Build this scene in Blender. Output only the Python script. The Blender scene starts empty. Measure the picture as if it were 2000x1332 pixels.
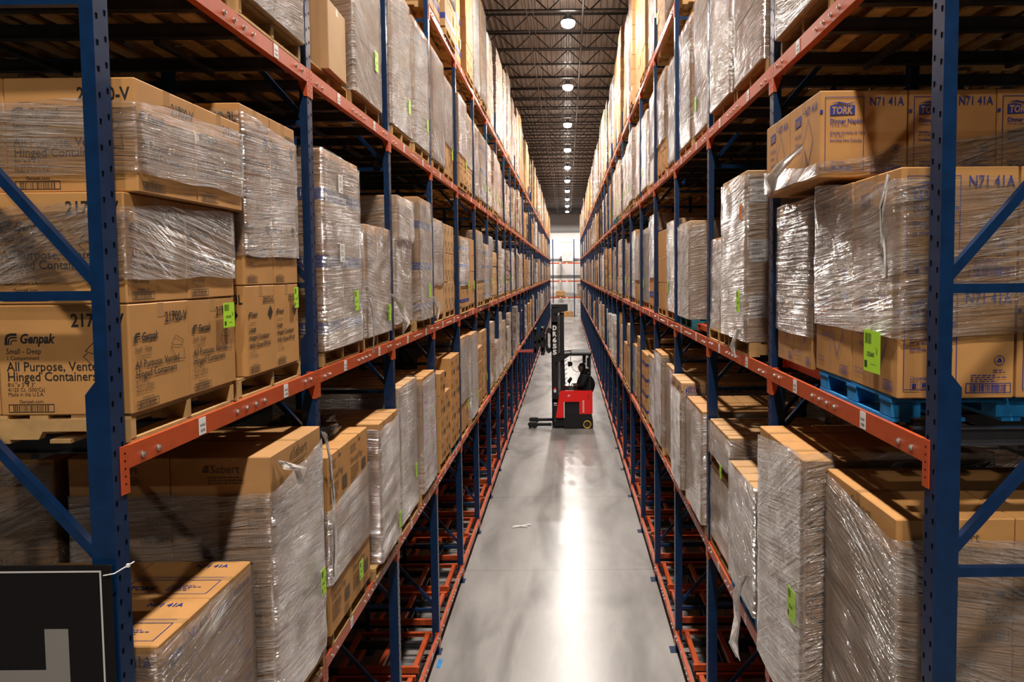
import bpy, math, random
from math import sin, cos, pi, radians as R
from mathutils import Vector, Matrix, Euler
from mathutils import noise as mnoise

rnd = random.Random(7)
S = bpy.context.scene
COL = S.collection

# ------------------------------------------------------------------ camera
CAM_Z = 5.84
F_PX, PITCH, ROLL, PX, PY = 1400.0, 0.0531, -0.0085, 1107.9, 606.4
cam = bpy.data.cameras.new('camera')
cam.sensor_width = 36.0
cam.lens = F_PX / 2000 * 36
cam.shift_x = (1000 - PX) / 2000
cam.shift_y = (PY - 666) / 2000
cam.clip_end = 300
cam_o = bpy.data.objects.new('camera', cam)
COL.objects.link(cam_o)
_f = Vector((0, cos(PITCH), -sin(PITCH)))
_d = -Vector((0, sin(PITCH), cos(PITCH)))
_x = Vector((1, 0, 0))
_r = cos(ROLL) * _x - sin(ROLL) * _d
_dd = sin(ROLL) * _x + cos(ROLL) * _d
cam_o.matrix_world = Matrix(((_r.x, -_dd.x, -_f.x, 0), (_r.y, -_dd.y, -_f.y, 0), (_r.z, -_dd.z, -_f.z, CAM_Z), (0, 0, 0, 1)))
S.camera = cam_o

# ------------------------------------------------------------------ world, exposure, lamps' strength
w = bpy.data.worlds.new('world')
S.world = w
w.use_nodes = True
w.node_tree.nodes['Background'].inputs[0].default_value = (1.0, 0.86, 0.72, 1)
w.node_tree.nodes['Background'].inputs[1].default_value = 0.004
S.view_settings.view_transform = 'Standard'
S.view_settings.look = 'None'
S.view_settings.gamma = 1
S.view_settings.exposure = 0.0
S.cycles.transparent_max_bounces = 14
S.cycles.max_bounces = 7
S.cycles.diffuse_bounces = 3
S.cycles.glossy_bounces = 3
S.cycles.transmission_bounces = 3
S.cycles.sample_clamp_indirect = 4
S.cycles.caustics_reflective = False
S.cycles.caustics_refractive = False
S.cycles.use_denoising = True
LAMP_W = 800.0
LAMP_COL = (1.0, 0.92, 0.84)
LAMP_Z = 13.45
LAMP_X = 0.1
LAMP_Y = [22.5 + 7.62 * k for k in range(-5, 10)]

# ------------------------------------------------------------------ layout numbers
P = 2.54
def PYk(k): return 3.167 + P * (k - 1)              # upright k
NB = 33                                            # bays
FACE = {-1: 2.01, 1: 1.62}
LZ = {'D': 0.33, 'C': 2.70, 'A': 5.07, 'B': 7.44, 'E': 9.80}
SIDE = {-1: 'left', 1: 'right'}
SHELF = {'D': 'floor level', 'C': 'first shelf', 'A': 'second shelf', 'B': 'third shelf', 'E': 'top shelf'}
ORD = ['zeroth', 'first', 'second', 'third', 'fourth', 'fifth', 'sixth', 'seventh', 'eighth', 'ninth', 'tenth', 'eleventh', 'twelfth',
       'thirteenth', 'fourteenth', 'fifteenth', 'sixteenth', 'seventeenth', 'eighteenth', 'nineteenth', 'twentieth']
_tens = {2: 'twenty', 3: 'thirty'}
for _n in range(21, 40):
    ORD.append('thirtieth' if _n == 30 else _tens[_n // 10] + '-' + ORD[_n % 10])

# ------------------------------------------------------------------ materials
def mat(name):
    m = bpy.data.materials.new(name)
    m.use_nodes = True
    nt = m.node_tree
    return m, nt, nt.nodes, nt.links, nt.nodes['Principled BSDF']

def lk(nt, a, b): nt.links.new(a, b)

def simple(name, col, rough=0.5, metal=0.0, spec=0.5, noise=0.0, nscale=8.0, bump=0.0, rnd_amt=0.0):
    m, nt, N, L, b = mat(name)
    b.inputs['Roughness'].default_value = rough
    b.inputs['Metallic'].default_value = metal
    b.inputs['Specular IOR Level'].default_value = spec
    b.inputs['Base Color'].default_value = (*col, 1)
    if noise or rnd_amt:
        tc = N.new('ShaderNodeTexCoord'); nz = N.new('ShaderNodeTexNoise')
        nz.inputs['Scale'].default_value = nscale; nz.inputs['Detail'].default_value = 5
        lk(nt, tc.outputs['Object'], nz.inputs['Vector'])
        hs = N.new('ShaderNodeHueSaturation'); hs.inputs['Color'].default_value = (*col, 1)
        mr = N.new('ShaderNodeMapRange'); mr.inputs['From Min'].default_value = .25; mr.inputs['From Max'].default_value = .75
        mr.inputs['To Min'].default_value = 1 - noise; mr.inputs['To Max'].default_value = 1 + noise
        lk(nt, nz.outputs['Fac'], mr.inputs['Value'])
        src = mr.outputs['Result']
        if rnd_amt:
            oi = N.new('ShaderNodeObjectInfo'); m2 = N.new('ShaderNodeMapRange')
            m2.inputs['To Min'].default_value = 1 - rnd_amt; m2.inputs['To Max'].default_value = 1 + rnd_amt
            lk(nt, oi.outputs['Random'], m2.inputs['Value'])
            mu = N.new('ShaderNodeMath'); mu.operation = 'MULTIPLY'
            lk(nt, src, mu.inputs[0]); lk(nt, m2.outputs['Result'], mu.inputs[1]); src = mu.outputs[0]
        lk(nt, src, hs.inputs['Value'])
        lk(nt, hs.outputs['Color'], b.inputs['Base Color'])
        if bump:
            bp = N.new('ShaderNodeBump'); bp.inputs['Strength'].default_value = bump; bp.inputs['Distance'].default_value = .01
            lk(nt, nz.outputs['Fac'], bp.inputs['Height']); lk(nt, bp.outputs['Normal'], b.inputs['Normal'])
    return m

M = {}
M['card'] = simple('cardboard', (0.43, 0.225, 0.085), 0.62, spec=.25, noise=.10, nscale=5, rnd_amt=.10)
M['card_warm'] = simple('cardboard_warm', (0.45, 0.224, 0.073), 0.6, spec=.28, noise=.09, nscale=5, rnd_amt=.06)
M['card_pale'] = simple('cardboard_pale', (0.47, 0.28, 0.13), 0.62, spec=.25, noise=.08, nscale=4, rnd_amt=.10)
M['tape'] = simple('packing_tape', (0.40, 0.22, 0.09), 0.22, spec=.5)
M['white_card'] = simple('white_board', (0.72, 0.70, 0.66), 0.5, noise=.05)
M['blue'] = simple('blue_rack_paint', (0.0032, 0.020, 0.064), 0.30, spec=.42, noise=.22, nscale=14, bump=.05)
M['orange'] = simple('orange_rack_paint', (0.43, 0.062, 0.011), 0.40, spec=.5, noise=.14, nscale=10, bump=.04)
M['rail'] = simple('dark_rail_steel', (0.06, 0.06, 0.065), 0.35, metal=.6, noise=.2)
M['bolt'] = simple('zinc_bolt', (0.75, 0.73, 0.70), 0.25, metal=1.0)
M['hole'] = simple('slot_hole', (0.004, 0.004, 0.005), 0.9, spec=0)
M['tag'] = simple('white_tag', (0.75, 0.73, 0.70), 0.45)
M['ink'] = simple('black_ink', (0.018, 0.014, 0.012), 0.55)
M['ink_blue'] = simple('blue_ink', (0.020, 0.030, 0.20), 0.5)
M['ink_red'] = simple('red_ink', (0.45, 0.05, 0.03), 0.5)
M['ink_grey'] = simple('worn_ink', (0.10, 0.06, 0.03), 0.6)
M['green'] = simple('lime_sticker', (0.40, 0.72, 0.03), 0.45)
M['olive_tag'] = simple('orange_sticker', (0.75, 0.16, 0.03), 0.45)
M['wood'] = simple('pallet_wood', (0.42, 0.25, 0.10), 0.75, spec=.2, noise=.25, nscale=9, bump=.25, rnd_amt=.12)
M['wood_blue'] = simple('blue_pallet_paint', (0.010, 0.19, 0.46), 0.6, spec=.3, noise=.28, nscale=11, bump=.35)
M['wood_teal'] = simple('teal_pallet_paint', (0.02, 0.13, 0.16), 0.6, spec=.3, noise=.25, nscale=11, bump=.3)
M['joist'] = simple('joist_paint', (0.035, 0.033, 0.033), 0.45, spec=.5)
M['deck'] = simple('roof_deck', (0.30, 0.27, 0.25), 0.45, noise=.10, nscale=2)
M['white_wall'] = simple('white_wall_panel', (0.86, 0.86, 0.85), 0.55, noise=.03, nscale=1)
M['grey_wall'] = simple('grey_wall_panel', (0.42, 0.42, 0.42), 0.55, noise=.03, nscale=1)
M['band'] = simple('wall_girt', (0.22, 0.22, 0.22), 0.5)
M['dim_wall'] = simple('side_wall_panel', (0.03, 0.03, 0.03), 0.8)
M['black'] = simple('black_paint', (0.011, 0.011, 0.012), 0.6, spec=.3)
M['black_soft'] = simple('black_cloth', (0.010, 0.010, 0.012), 0.85, spec=.2, noise=.3, nscale=20)
M['red'] = simple('red_truck_paint', (0.80, 0.010, 0.008), 0.28, spec=.5)
M['dark_red'] = simple('red_fork_paint', (0.30, 0.03, 0.03), 0.35, spec=.5)
M['yellow'] = simple('yellow_rim', (0.70, 0.42, 0.02), 0.5)
M['rubber'] = simple('rubber', (0.02, 0.02, 0.02), 0.7)
M['steel'] = simple('bright_steel', (0.45, 0.45, 0.46), 0.3, metal=1)
M['skin'] = simple('skin', (0.10, 0.055, 0.035), 0.55)
M['sign_black'] = simple('sign_black', (0.006, 0.005, 0.005), 0.55, spec=.2)
M['sign_grey'] = simple('sign_grey', (0.20, 0.18, 0.165), 0.45)
M['sign_line'] = simple('sign_white', (0.50, 0.48, 0.46), 0.45)
M['plastic_grey'] = simple('bag_plastic', (0.05, 0.05, 0.055), 0.18, spec=.8, noise=.4, nscale=25, bump=.5)

def concrete():
    m, nt, N, L, b = mat('polished_concrete')
    tc = N.new('ShaderNodeTexCoord')
    mp = N.new('ShaderNodeMapping'); mp.inputs['Scale'].default_value = (0.8, 0.22, 1)
    lk(nt, tc.outputs['Object'], mp.inputs['Vector'])
    n1 = N.new('ShaderNodeTexNoise'); n1.inputs['Scale'].default_value = 1.3; n1.inputs['Detail'].default_value = 4; n1.inputs['Roughness'].default_value = .62
    n2 = N.new('ShaderNodeTexNoise'); n2.inputs['Scale'].default_value = .9; n2.inputs['Detail'].default_value = 3; n2.inputs['Distortion'].default_value = 1.2
    lk(nt, mp.outputs['Vector'], n1.inputs['Vector']); lk(nt, mp.outputs['Vector'], n2.inputs['Vector'])
    cr = N.new('ShaderNodeValToRGB')
    cr.color_ramp.elements[0].position = .30; cr.color_ramp.elements[0].color = (0.20, 0.188, 0.178, 1)
    cr.color_ramp.elements[1].position = .72; cr.color_ramp.elements[1].color = (0.325, 0.31, 0.296, 1)
    lk(nt, n1.outputs['Fac'], cr.inputs['Fac'])
    c2 = N.new('ShaderNodeValToRGB')
    c2.color_ramp.elements[0].position = .36; c2.color_ramp.elements[0].color = (0.60, 0.60, 0.60, 1)
    c2.color_ramp.elements[1].position = .52; c2.color_ramp.elements[1].color = (1, 1, 1, 1)
    lk(nt, n2.outputs['Fac'], c2.inputs['Fac'])
    mx = N.new('ShaderNodeMix'); mx.data_type = 'RGBA'; mx.blend_type = 'MULTIPLY'; mx.inputs['Factor'].default_value = .8
    lk(nt, cr.outputs['Color'], mx.inputs['A']); lk(nt, c2.outputs['Color'], mx.inputs['B'])
    # saw-cut joints every 4.6 m along the aisle
    sp = N.new('ShaderNodeSeparateXYZ'); lk(nt, tc.outputs['Object'], sp.inputs[0])
    md = N.new('ShaderNodeMath'); md.operation = 'PINGPONG'; md.inputs[1].default_value = 2.3
    lk(nt, sp.outputs['Y'], md.inputs[0])
    lt = N.new('ShaderNodeMath'); lt.operation = 'LESS_THAN'; lt.inputs[1].default_value = .006
    lk(nt, md.outputs[0], lt.inputs[0])
    m3 = N.new('ShaderNodeMix'); m3.data_type = 'RGBA'; m3.inputs['B'].default_value = (0.08, 0.075, 0.07, 1)
    lk(nt, lt.outputs[0], m3.inputs['Factor']); lk(nt, mx.outputs['Result'], m3.inputs['A'])
    lk(nt, m3.outputs['Result'], b.inputs['Base Color'])
    rr = N.new('ShaderNodeMapRange'); rr.inputs['To Min'].default_value = .16; rr.inputs['To Max'].default_value = .36
    lk(nt, n2.outputs['Fac'], rr.inputs['Value']); lk(nt, rr.outputs['Result'], b.inputs['Roughness'])
    b.inputs['Specular IOR Level'].default_value = .55
    return m
M['concrete'] = concrete()

def streak_nodes(nt, N, along=.7, across=42.0, tilt=9.0):
    """height 0..1: streaks of stretched film, slanting differently on every object"""
    tc = N.new('ShaderNodeTexCoord'); sp = N.new('ShaderNodeSeparateXYZ'); oi = N.new('ShaderNodeObjectInfo')
    lk(nt, tc.outputs['Object'], sp.inputs[0])
    def mth(op, a, b):
        n = N.new('ShaderNodeMath'); n.operation = op
        for i, v in enumerate((a, b)):
            if isinstance(v, (int, float)): n.inputs[i].default_value = v
            else: lk(nt, v, n.inputs[i])
        return n.outputs[0]
    u = mth('SUBTRACT', sp.outputs['Y'], sp.outputs['X'])
    r = mth('SUBTRACT', oi.outputs['Random'], .5)
    t = mth('MULTIPLY', r, tilt * 2)
    zz = mth('ADD', mth('MULTIPLY', sp.outputs['Z'], across), mth('MULTIPLY', u, t))
    cb = N.new('ShaderNodeCombineXYZ')
    lk(nt, mth('MULTIPLY', u, along), cb.inputs[0]); lk(nt, zz, cb.inputs[1]); lk(nt, mth('MULTIPLY', oi.outputs['Random'], 40), cb.inputs[2])
    nz = N.new('ShaderNodeTexNoise'); nz.inputs['Scale'].default_value = 1.0; nz.inputs['Detail'].default_value = 4; nz.inputs['Roughness'].default_value = .6
    nz.inputs['Distortion'].default_value = .35
    lk(nt, cb.outputs[0], nz.inputs['Vector'])
    n2 = N.new('ShaderNodeTexNoise'); n2.inputs['Scale'].default_value = 5.5; n2.inputs['Detail'].default_value = 3; n2.inputs['Distortion'].default_value = 1.5
    lk(nt, tc.outputs['Object'], n2.inputs['Vector'])
    # sharp creases: ridges of a second, more strongly slanted stretched noise
    cb2 = N.new('ShaderNodeCombineXYZ')
    z2 = mth('ADD', mth('MULTIPLY', sp.outputs['Z'], across * .42), mth('MULTIPLY', u, mth('MULTIPLY', r, tilt * 2.6)))
    lk(nt, mth('MULTIPLY', u, along * .8), cb2.inputs[0]); lk(nt, z2, cb2.inputs[1]); lk(nt, mth('MULTIPLY', oi.outputs['Random'], 71), cb2.inputs[2])
    n3 = N.new('ShaderNodeTexNoise'); n3.inputs['Scale'].default_value = 1.0; n3.inputs['Detail'].default_value = 3; n3.inputs['Roughness'].default_value = .55; n3.inputs['Distortion'].default_value = .5
    lk(nt, cb2.outputs[0], n3.inputs['Vector'])
    rg = mth('SUBTRACT', 1.0, mth('MULTIPLY', mth('ABSOLUTE', mth('SUBTRACT', n3.outputs['Fac'], .5), 0), 7.0))
    rg = mth('MAXIMUM', rg, 0.0)
    n4 = N.new('ShaderNodeTexNoise'); n4.inputs['Scale'].default_value = 2.4; n4.inputs['Detail'].default_value = 2
    lk(nt, tc.outputs['Object'], n4.inputs['Vector'])
    pm = N.new('ShaderNodeMapRange'); pm.inputs['From Min'].default_value = .40; pm.inputs['From Max'].default_value = .62; pm.inputs['To Min'].default_value = .12; pm.inputs['To Max'].default_value = 1.0
    lk(nt, n4.outputs['Fac'], pm.inputs['Value'])
    rg = mth('MULTIPLY', rg, pm.outputs['Result'])
    return nz.outputs['Fac'], n2.outputs['Fac'], rg, pm.outputs['Result'], mth

def film(name, haze=.05, gloss=.10, along=.7, across=42):
    m, nt, N, L, b = mat(name)
    st, pat, rg, pm_, mth = streak_nodes(nt, N, along, across)
    hgt = mth('ADD', mth('ADD', mth('MULTIPLY', st, .9), mth('MULTIPLY', pat, .25)), mth('MULTIPLY', rg, .30))
    bp = N.new('ShaderNodeBump'); bp.inputs['Strength'].default_value = 1.0; bp.inputs['Distance'].default_value = .06
    lk(nt, hgt, bp.inputs['Height'])
    cr = N.new('ShaderNodeValToRGB'); cr.color_ramp.elements[0].position = .50; cr.color_ramp.elements[0].color = (0, 0, 0, 1)
    cr.color_ramp.elements[1].position = .72; cr.color_ramp.elements[1].color = (1, 1, 1, 1)
    lk(nt, st, cr.inputs['Fac'])
    tr = N.new('ShaderNodeBsdfTransparent'); tr.inputs[0].default_value = (.97, .97, .97, 1)
    df = N.new('ShaderNodeBsdfDiffuse'); df.inputs[0].default_value = (.74, .65, .58, 1)
    lk(nt, bp.outputs['Normal'], df.inputs['Normal'])
    gl = N.new('ShaderNodeBsdfGlossy'); gl.inputs[0].default_value = (1, 1, 1, 1); gl.inputs['Roughness'].default_value = gloss
    lk(nt, bp.outputs['Normal'], gl.inputs['Normal'])
    fz = mth('ADD', haze, mth('ADD', mth('MULTIPLY', mth('MULTIPLY', cr.outputs['Color'], pm_), .20), mth('MULTIPLY', mth('MULTIPLY', rg, rg), .36)))
    lw = N.new('ShaderNodeLayerWeight'); lw.inputs['Blend'].default_value = .28
    fz2 = mth('ADD', fz, mth('MULTIPLY', lw.outputs['Facing'], .10))
    m1 = N.new('ShaderNodeMixShader'); lk(nt, fz2, m1.inputs[0]); lk(nt, tr.outputs[0], m1.inputs[1]); lk(nt, df.outputs[0], m1.inputs[2])
    fr = N.new('ShaderNodeFresnel'); fr.inputs['IOR'].default_value = 1.5; lk(nt, bp.outputs['Normal'], fr.inputs['Normal'])
    gf = mth('ADD', mth('MULTIPLY', fr.outputs[0], .8), mth('ADD', .05, mth('MULTIPLY', rg, .10)))
    m2 = N.new('ShaderNodeMixShader'); lk(nt, gf, m2.inputs[0]); lk(nt, m1.outputs[0], m2.inputs[1]); lk(nt, gl.outputs[0], m2.inputs[2])
    out = N['Material Output']; lk(nt, m2.outputs[0], out.inputs['Surface'])
    N.remove(b)
    return m
M['film'] = film('stretch_film')
M['film_tail'] = simple('loose_film', (0.66, 0.61, 0.57), 0.22, spec=.9, noise=.25, nscale=22, bump=.6)
M['film_tail'].node_tree.nodes['Principled BSDF'].inputs['Alpha'].default_value = .72
M['film_thick'] = film('stretch_film_layered', haze=.15)

def wrapped(name, base, hz, bare=False, cw=.50, ch=.42):
    """cardboard seen through tight film, for loads too far away to tell film from board"""
    m, nt, N, L, b = mat(name)
    st, pat, rg, pm_, mth = streak_nodes(nt, N, .8, 24, 8)
    oi = N.new('ShaderNodeObjectInfo')
    cr = N.new('ShaderNodeValToRGB'); cr.color_ramp.elements[0].position = .38; cr.color_ramp.elements[0].color = (*base, 1)
    cr.color_ramp.elements[1].position = .75; cr.color_ramp.elements[1].color = (*hz, 1)  # on filmed loads, pale streaks and patches put film sheen into the colour
    lk(nt, mth('ADD', mth('MULTIPLY', st, .45), mth('ADD', mth('MULTIPLY', pat, .45), mth('MULTIPLY', mth('MULTIPLY', rg, rg), .30))), cr.inputs['Fac'])
    hs = N.new('ShaderNodeHueSaturation')
    mr = N.new('ShaderNodeMapRange'); mr.inputs['To Min'].default_value = .78; mr.inputs['To Max'].default_value = 1.15
    lk(nt, oi.outputs['Random'], mr.inputs['Value']); lk(nt, mr.outputs['Result'], hs.inputs['Value']); lk(nt, cr.outputs['Color'], hs.inputs['Color'])
    # the cartons inside: seams between them and small differences of board
    tc = N.new('ShaderNodeTexCoord'); sp = N.new('ShaderNodeSeparateXYZ'); lk(nt, tc.outputs['Object'], sp.inputs[0])
    cy = mth('FLOOR', mth('DIVIDE', mth('ADD', sp.outputs['Y'], 5.0), cw), 0); cz = mth('FLOOR', mth('DIVIDE', sp.outputs['Z'], ch), 0)
    cc = N.new('ShaderNodeCombineXYZ'); lk(nt, cy, cc.inputs[0]); lk(nt, cz, cc.inputs[1]); lk(nt, mth('MULTIPLY', oi.outputs['Random'], 50), cc.inputs[2])
    wn = N.new('ShaderNodeTexWhiteNoise'); lk(nt, cc.outputs[0], wn.inputs['Vector'])
    sy = mth('LESS_THAN', mth('PINGPONG', mth('ADD', sp.outputs['Y'], 5.0), cw / 2), .007); sz = mth('LESS_THAN', mth('PINGPONG', sp.outputs['Z'], ch / 2), .007)
    seam = mth('MULTIPLY', mth('MAXIMUM', sy, sz), .0 if bare is None else .55)
    val = mth('MULTIPLY', mth('SUBTRACT', 1.0, seam), mth('ADD', .80, mth('MULTIPLY', wn.outputs['Value'], .36)))
    h2 = N.new('ShaderNodeHueSaturation'); lk(nt, val, h2.inputs['Value']); lk(nt, hs.outputs['Color'], h2.inputs['Color'])
    lk(nt, h2.outputs['Color'], b.inputs['Base Color'])
    if bare:
        b.inputs['Roughness'].default_value = .55; b.inputs['Specular IOR Level'].default_value = .3
        return m
    b.inputs['Roughness'].default_value = .16; b.inputs['Specular IOR Level'].default_value = 1.0
    bp = N.new('ShaderNodeBump'); bp.inputs['Strength'].default_value = 1; bp.inputs['Distance'].default_value = .05
    lk(nt, mth('ADD', mth('MULTIPLY', st, .8), mth('ADD', mth('MULTIPLY', pat, .45), mth('MULTIPLY', rg, .3))), bp.inputs['Height'])
    lk(nt, bp.outputs['Normal'], b.inputs['Normal'])
    return m
M['wrap_brown'] = wrapped('film_over_board', (0.33, 0.175, 0.075), (0.62, 0.55, 0.50))
M['wrap_pale'] = wrapped('film_over_pale_board', (0.40, 0.25, 0.14), (0.68, 0.61, 0.56))
M['wrap_white'] = wrapped('film_over_white_board', (0.55, 0.50, 0.46), (0.72, 0.68, 0.65))
M['bare'] = wrapped('bare_board', (0.40, 0.205, 0.078), (0.46, 0.26, 0.11), True)
M['bare_tan'] = wrapped('bare_tan_board', (0.43, 0.26, 0.12), (0.50, 0.31, 0.15), True, .34, .3)
M['wrap_dark'] = wrapped('film_over_dark_board', (0.12, 0.09, 0.08), (0.36, 0.31, 0.28))

def emit(name, col, s):
    m, nt, N, L, b = mat(name)
    b.inputs['Base Color'].default_value = (.8, .8, .8, 1)
    b.inputs['Emission Color'].default_value = (*col, 1); b.inputs['Emission Strength'].default_value = s
    return m
M['lamp'] = emit('lamp_lens', LAMP_COL, 40)

# ------------------------------------------------------------------ mesh helpers
class MB:
    def __init__(self):
        self.v, self.f, self.m = [], [], []
    def add(self, vs, fs, mi=0):
        o = len(self.v)
        self.v += [tuple(p) for p in vs]
        self.f += [tuple(i + o for i in f) for f in fs]
        self.m += [mi] * len(fs)
        return self
    def box(self, x0, x1, y0, y1, z0, z1, mi=0, T=None):
        vs = [Vector((x, y, z)) for x in (x0, x1) for y in (y0, y1) for z in (z0, z1)]
        if T is not None: vs = [T @ p for p in vs]
        return self.add(vs, [(0, 1, 3, 2), (4, 6, 7, 5), (0, 4, 5, 1), (2, 3, 7, 6), (0, 2, 6, 4), (1, 5, 7, 3)], mi)
    def cbox(self, x0, x1, y0, y1, z0, z1, b=.006, mi=0, T=None):
        """box with chamfered edges"""
        cx, cy, cz = (x0 + x1) / 2, (y0 + y1) / 2, (z0 + z1) / 2
        hx, hy, hz = (x1 - x0) / 2, (y1 - y0) / 2, (z1 - z0) / 2
        b = min(b, hx * .8, hy * .8, hz * .8)
        vs, idx = [], {}
        for sx in (-1, 1):
            for sy in (-1, 1):
                for sz in (-1, 1):
                    for ax in range(3):
                        p = [sx * (hx - (b if ax != 0 else 0)), sy * (hy - (b if ax != 1 else 0)), sz * (hz - (b if ax != 2 else 0))]
                        idx[(sx, sy, sz, ax)] = len(vs)
                        q = Vector((cx + p[0], cy + p[1], cz + p[2]))
                        vs.append(T @ q if T is not None else q)
        fs = []
        I = lambda sx, sy, sz, ax: idx[(sx, sy, sz, ax)]
        def face(q, n):
            a = [Vector((vs[i])) for i in q]
            nn = (a[1] - a[0]).cross(a[2] - a[0])
            c = T @ Vector((cx, cy, cz)) if T is not None else Vector((cx, cy, cz))
            if nn.dot(sum(a, Vector()) / len(a) - c) < 0: q = q[::-1]
            fs.append(tuple(q))
        for s in (-1, 1):
            face([I(s, -1, -1, 0), I(s, 1, -1, 0), I(s, 1, 1, 0), I(s, -1, 1, 0)], 0)
            face([I(-1, s, -1, 1), I(1, s, -1, 1), I(1, s, 1, 1), I(-1, s, 1, 1)], 0)
            face([I(-1, -1, s, 2), I(1, -1, s, 2), I(1, 1, s, 2), I(-1, 1, s, 2)], 0)
            for t in (-1, 1):
                face([I(s, t, -1, 0), I(s, t, 1, 0), I(s, t, 1, 1), I(s, t, -1, 1)], 0)
                face([I(s, -1, t, 0), I(s, 1, t, 0), I(s, 1, t, 2), I(s, -1, t, 2)], 0)
                face([I(-1, s, t, 1), I(1, s, t, 1), I(1, s, t, 2), I(-1, s, t, 2)], 0)
        for sx in (-1, 1):
            for sy in (-1, 1):
                for sz in (-1, 1):
                    face([I(sx, sy, sz, 0), I(sx, sy, sz, 1), I(sx, sy, sz, 2)], 0)
        return self.add(vs, fs, mi)
    def bar(self, a, b, wx, wy, mi=0, up=(0, 0, 1)):
        """rectangular bar from a to b"""
        a, b = Vector(a), Vector(b)
        d = (b - a); L = d.length; d.normalize()
        u = Vector(up)
        if abs(d.dot(u)) > .98: u = Vector((1, 0, 0))
        s = d.cross(u).normalized(); t = s.cross(d)
        vs = [p + s * (i * wx / 2) + t * (j * wy / 2) for p in (a, b) for i, j in ((-1, -1), (1, -1), (1, 1), (-1, 1))]
        return self.add(vs, [(3, 2, 1, 0), (4, 5, 6, 7), (0, 1, 5, 4), (1, 2, 6, 5), (2, 3, 7, 6), (3, 0, 4, 7)], mi)
    def cyl(self, a, b, r0, r1=None, n=10, mi=0, cap=True):
        r1 = r0 if r1 is None else r1
        a, b = Vector(a), Vector(b)
        d = (b - a).normalized()
        u = Vector((0, 0, 1)) if abs(d.z) < .9 else Vector((1, 0, 0))
        s = d.cross(u).normalized(); t = d.cross(s)
        vs = []
        for p, r in ((a, r0), (b, r1)):
            for i in range(n):
                an = 2 * pi * i / n
                vs.append(p + (s * cos(an) + t * sin(an)) * r)
        fs = [(i, (i + 1) % n, n + (i + 1) % n, n + i) for i in range(n)]
        if cap: fs += [tuple(range(n - 1, -1, -1)), tuple(range(n, 2 * n))]
        return self.add(vs, fs, mi)
    def tube(self, pts, r, n=6, mi=0):
        pts = [Vector(p) for p in pts]
        vs, fs = [], []
        for i, p in enumerate(pts):
            d = (pts[min(i + 1, len(pts) - 1)] - pts[max(i - 1, 0)]).normalized()
            u = Vector((0, 0, 1)) if abs(d.z) < .9 else Vector((1, 0, 0))
            s = d.cross(u).normalized(); t = d.cross(s)
            rr = r[i] if isinstance(r, (list, tuple)) else r
            vs += [p + (s * cos(2 * pi * k / n) + t * sin(2 * pi * k / n)) * rr for k in range(n)]
        for i in range(len(pts) - 1):
            for k in range(n):
                fs.append((i * n + k, i * n + (k + 1) % n, (i + 1) * n + (k + 1) % n, (i + 1) * n + k))
        fs += [tuple(range(n - 1, -1, -1)), tuple(range((len(pts) - 1) * n, len(pts) * n))]
        return self.add(vs, fs, mi)
    def lathe(self, prof, c=(0, 0, 0), n=20, mi=0):
        vs, fs = [], []
        for r, z in prof:
            vs += [(c[0] + r * cos(2 * pi * k / n), c[1] + r * sin(2 * pi * k / n), c[2] + z) for k in range(n)]
        for i in range(len(prof) - 1):
            for k in range(n):
                fs.append((i * n + k, i * n + (k + 1) % n, (i + 1) * n + (k + 1) % n, (i + 1) * n + k))
        return self.add(vs, fs, mi)
    def prism(self, pts, axis, t0, t1, mi=0):
        """polygon (2D) swept along an axis: axis 'y' -> pts are (x,z); 'x' -> (y,z); 'z' -> (x,y)"""
        def mk(p, t):
            return {'y': (p[0], t, p[1]), 'x': (t, p[0], p[1]), 'z': (p[0], p[1], t)}[axis]
        n = len(pts)
        vs = [mk(p, t0) for p in pts] + [mk(p, t1) for p in pts]
        fs = [tuple(range(n)), tuple(range(2 * n - 1, n - 1, -1))]
        fs += [(i, n + i, n + (i + 1) % n, (i + 1) % n) for i in range(n)]
        return self.add(vs, fs, mi)
    def mesh(self, name, mats, smooth=False):
        me = bpy.data.meshes.new(name)
        me.from_pydata(self.v, [], self.f)
        for m in (mats if isinstance(mats, (list, tuple)) else [mats]):
            me.materials.append(M[m])
        if len(me.polygons) and max(self.m or [0]) > 0:
            me.polygons.foreach_set('material_index', self.m)
        if smooth: me.polygons.foreach_set('use_smooth', [True] * len(me.polygons))
        me.update()
        return me

def put(name, me, parent=None, loc=(0, 0, 0), rot=(0, 0, 0)):
    o = bpy.data.objects.new(name, me)
    COL.objects.link(o)
    o.location = loc; o.rotation_euler = rot
    if parent is not None: o.parent = parent
    return o

def thing(name, label, cat, loc=(0, 0, 0), rot=(0, 0, 0), group=None, me=None):
    o = put(name, me, None, loc, rot)
    o['label'] = label; o['category'] = cat; o['kind'] = 'thing'
    if group: o['group'] = group
    return o

def struct(name, me, loc=(0, 0, 0)):
    o = put(name, me, None, loc); o['kind'] = 'structure'
    return o

CACHE = {}
def cached(key, fn):
    if key not in CACHE: CACHE[key] = fn()
    return CACHE[key]

# ------------------------------------------------------------------ printing: flat letters and marks on a face
def glyphs(text, bold, shear):
    key = ('glyph', text, bold, shear)
    if key in CACHE: return CACHE[key]
    c = bpy.data.curves.new('lettering', 'FONT')
    c.body = text; c.size = 1.0; c.offset = bold; c.shear = shear; c.resolution_u = 2
    o = bpy.data.objects.new('lettering', c)
    me = o.to_mesh()
    vs = [(p.co.x, p.co.y) for p in me.vertices]
    fs = [tuple(f.vertices) for f in me.polygons]
    o.to_mesh_clear()
    bpy.data.objects.remove(o); bpy.data.curves.remove(c)
    CACHE[key] = (vs, fs)
    return CACHE[key]

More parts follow.
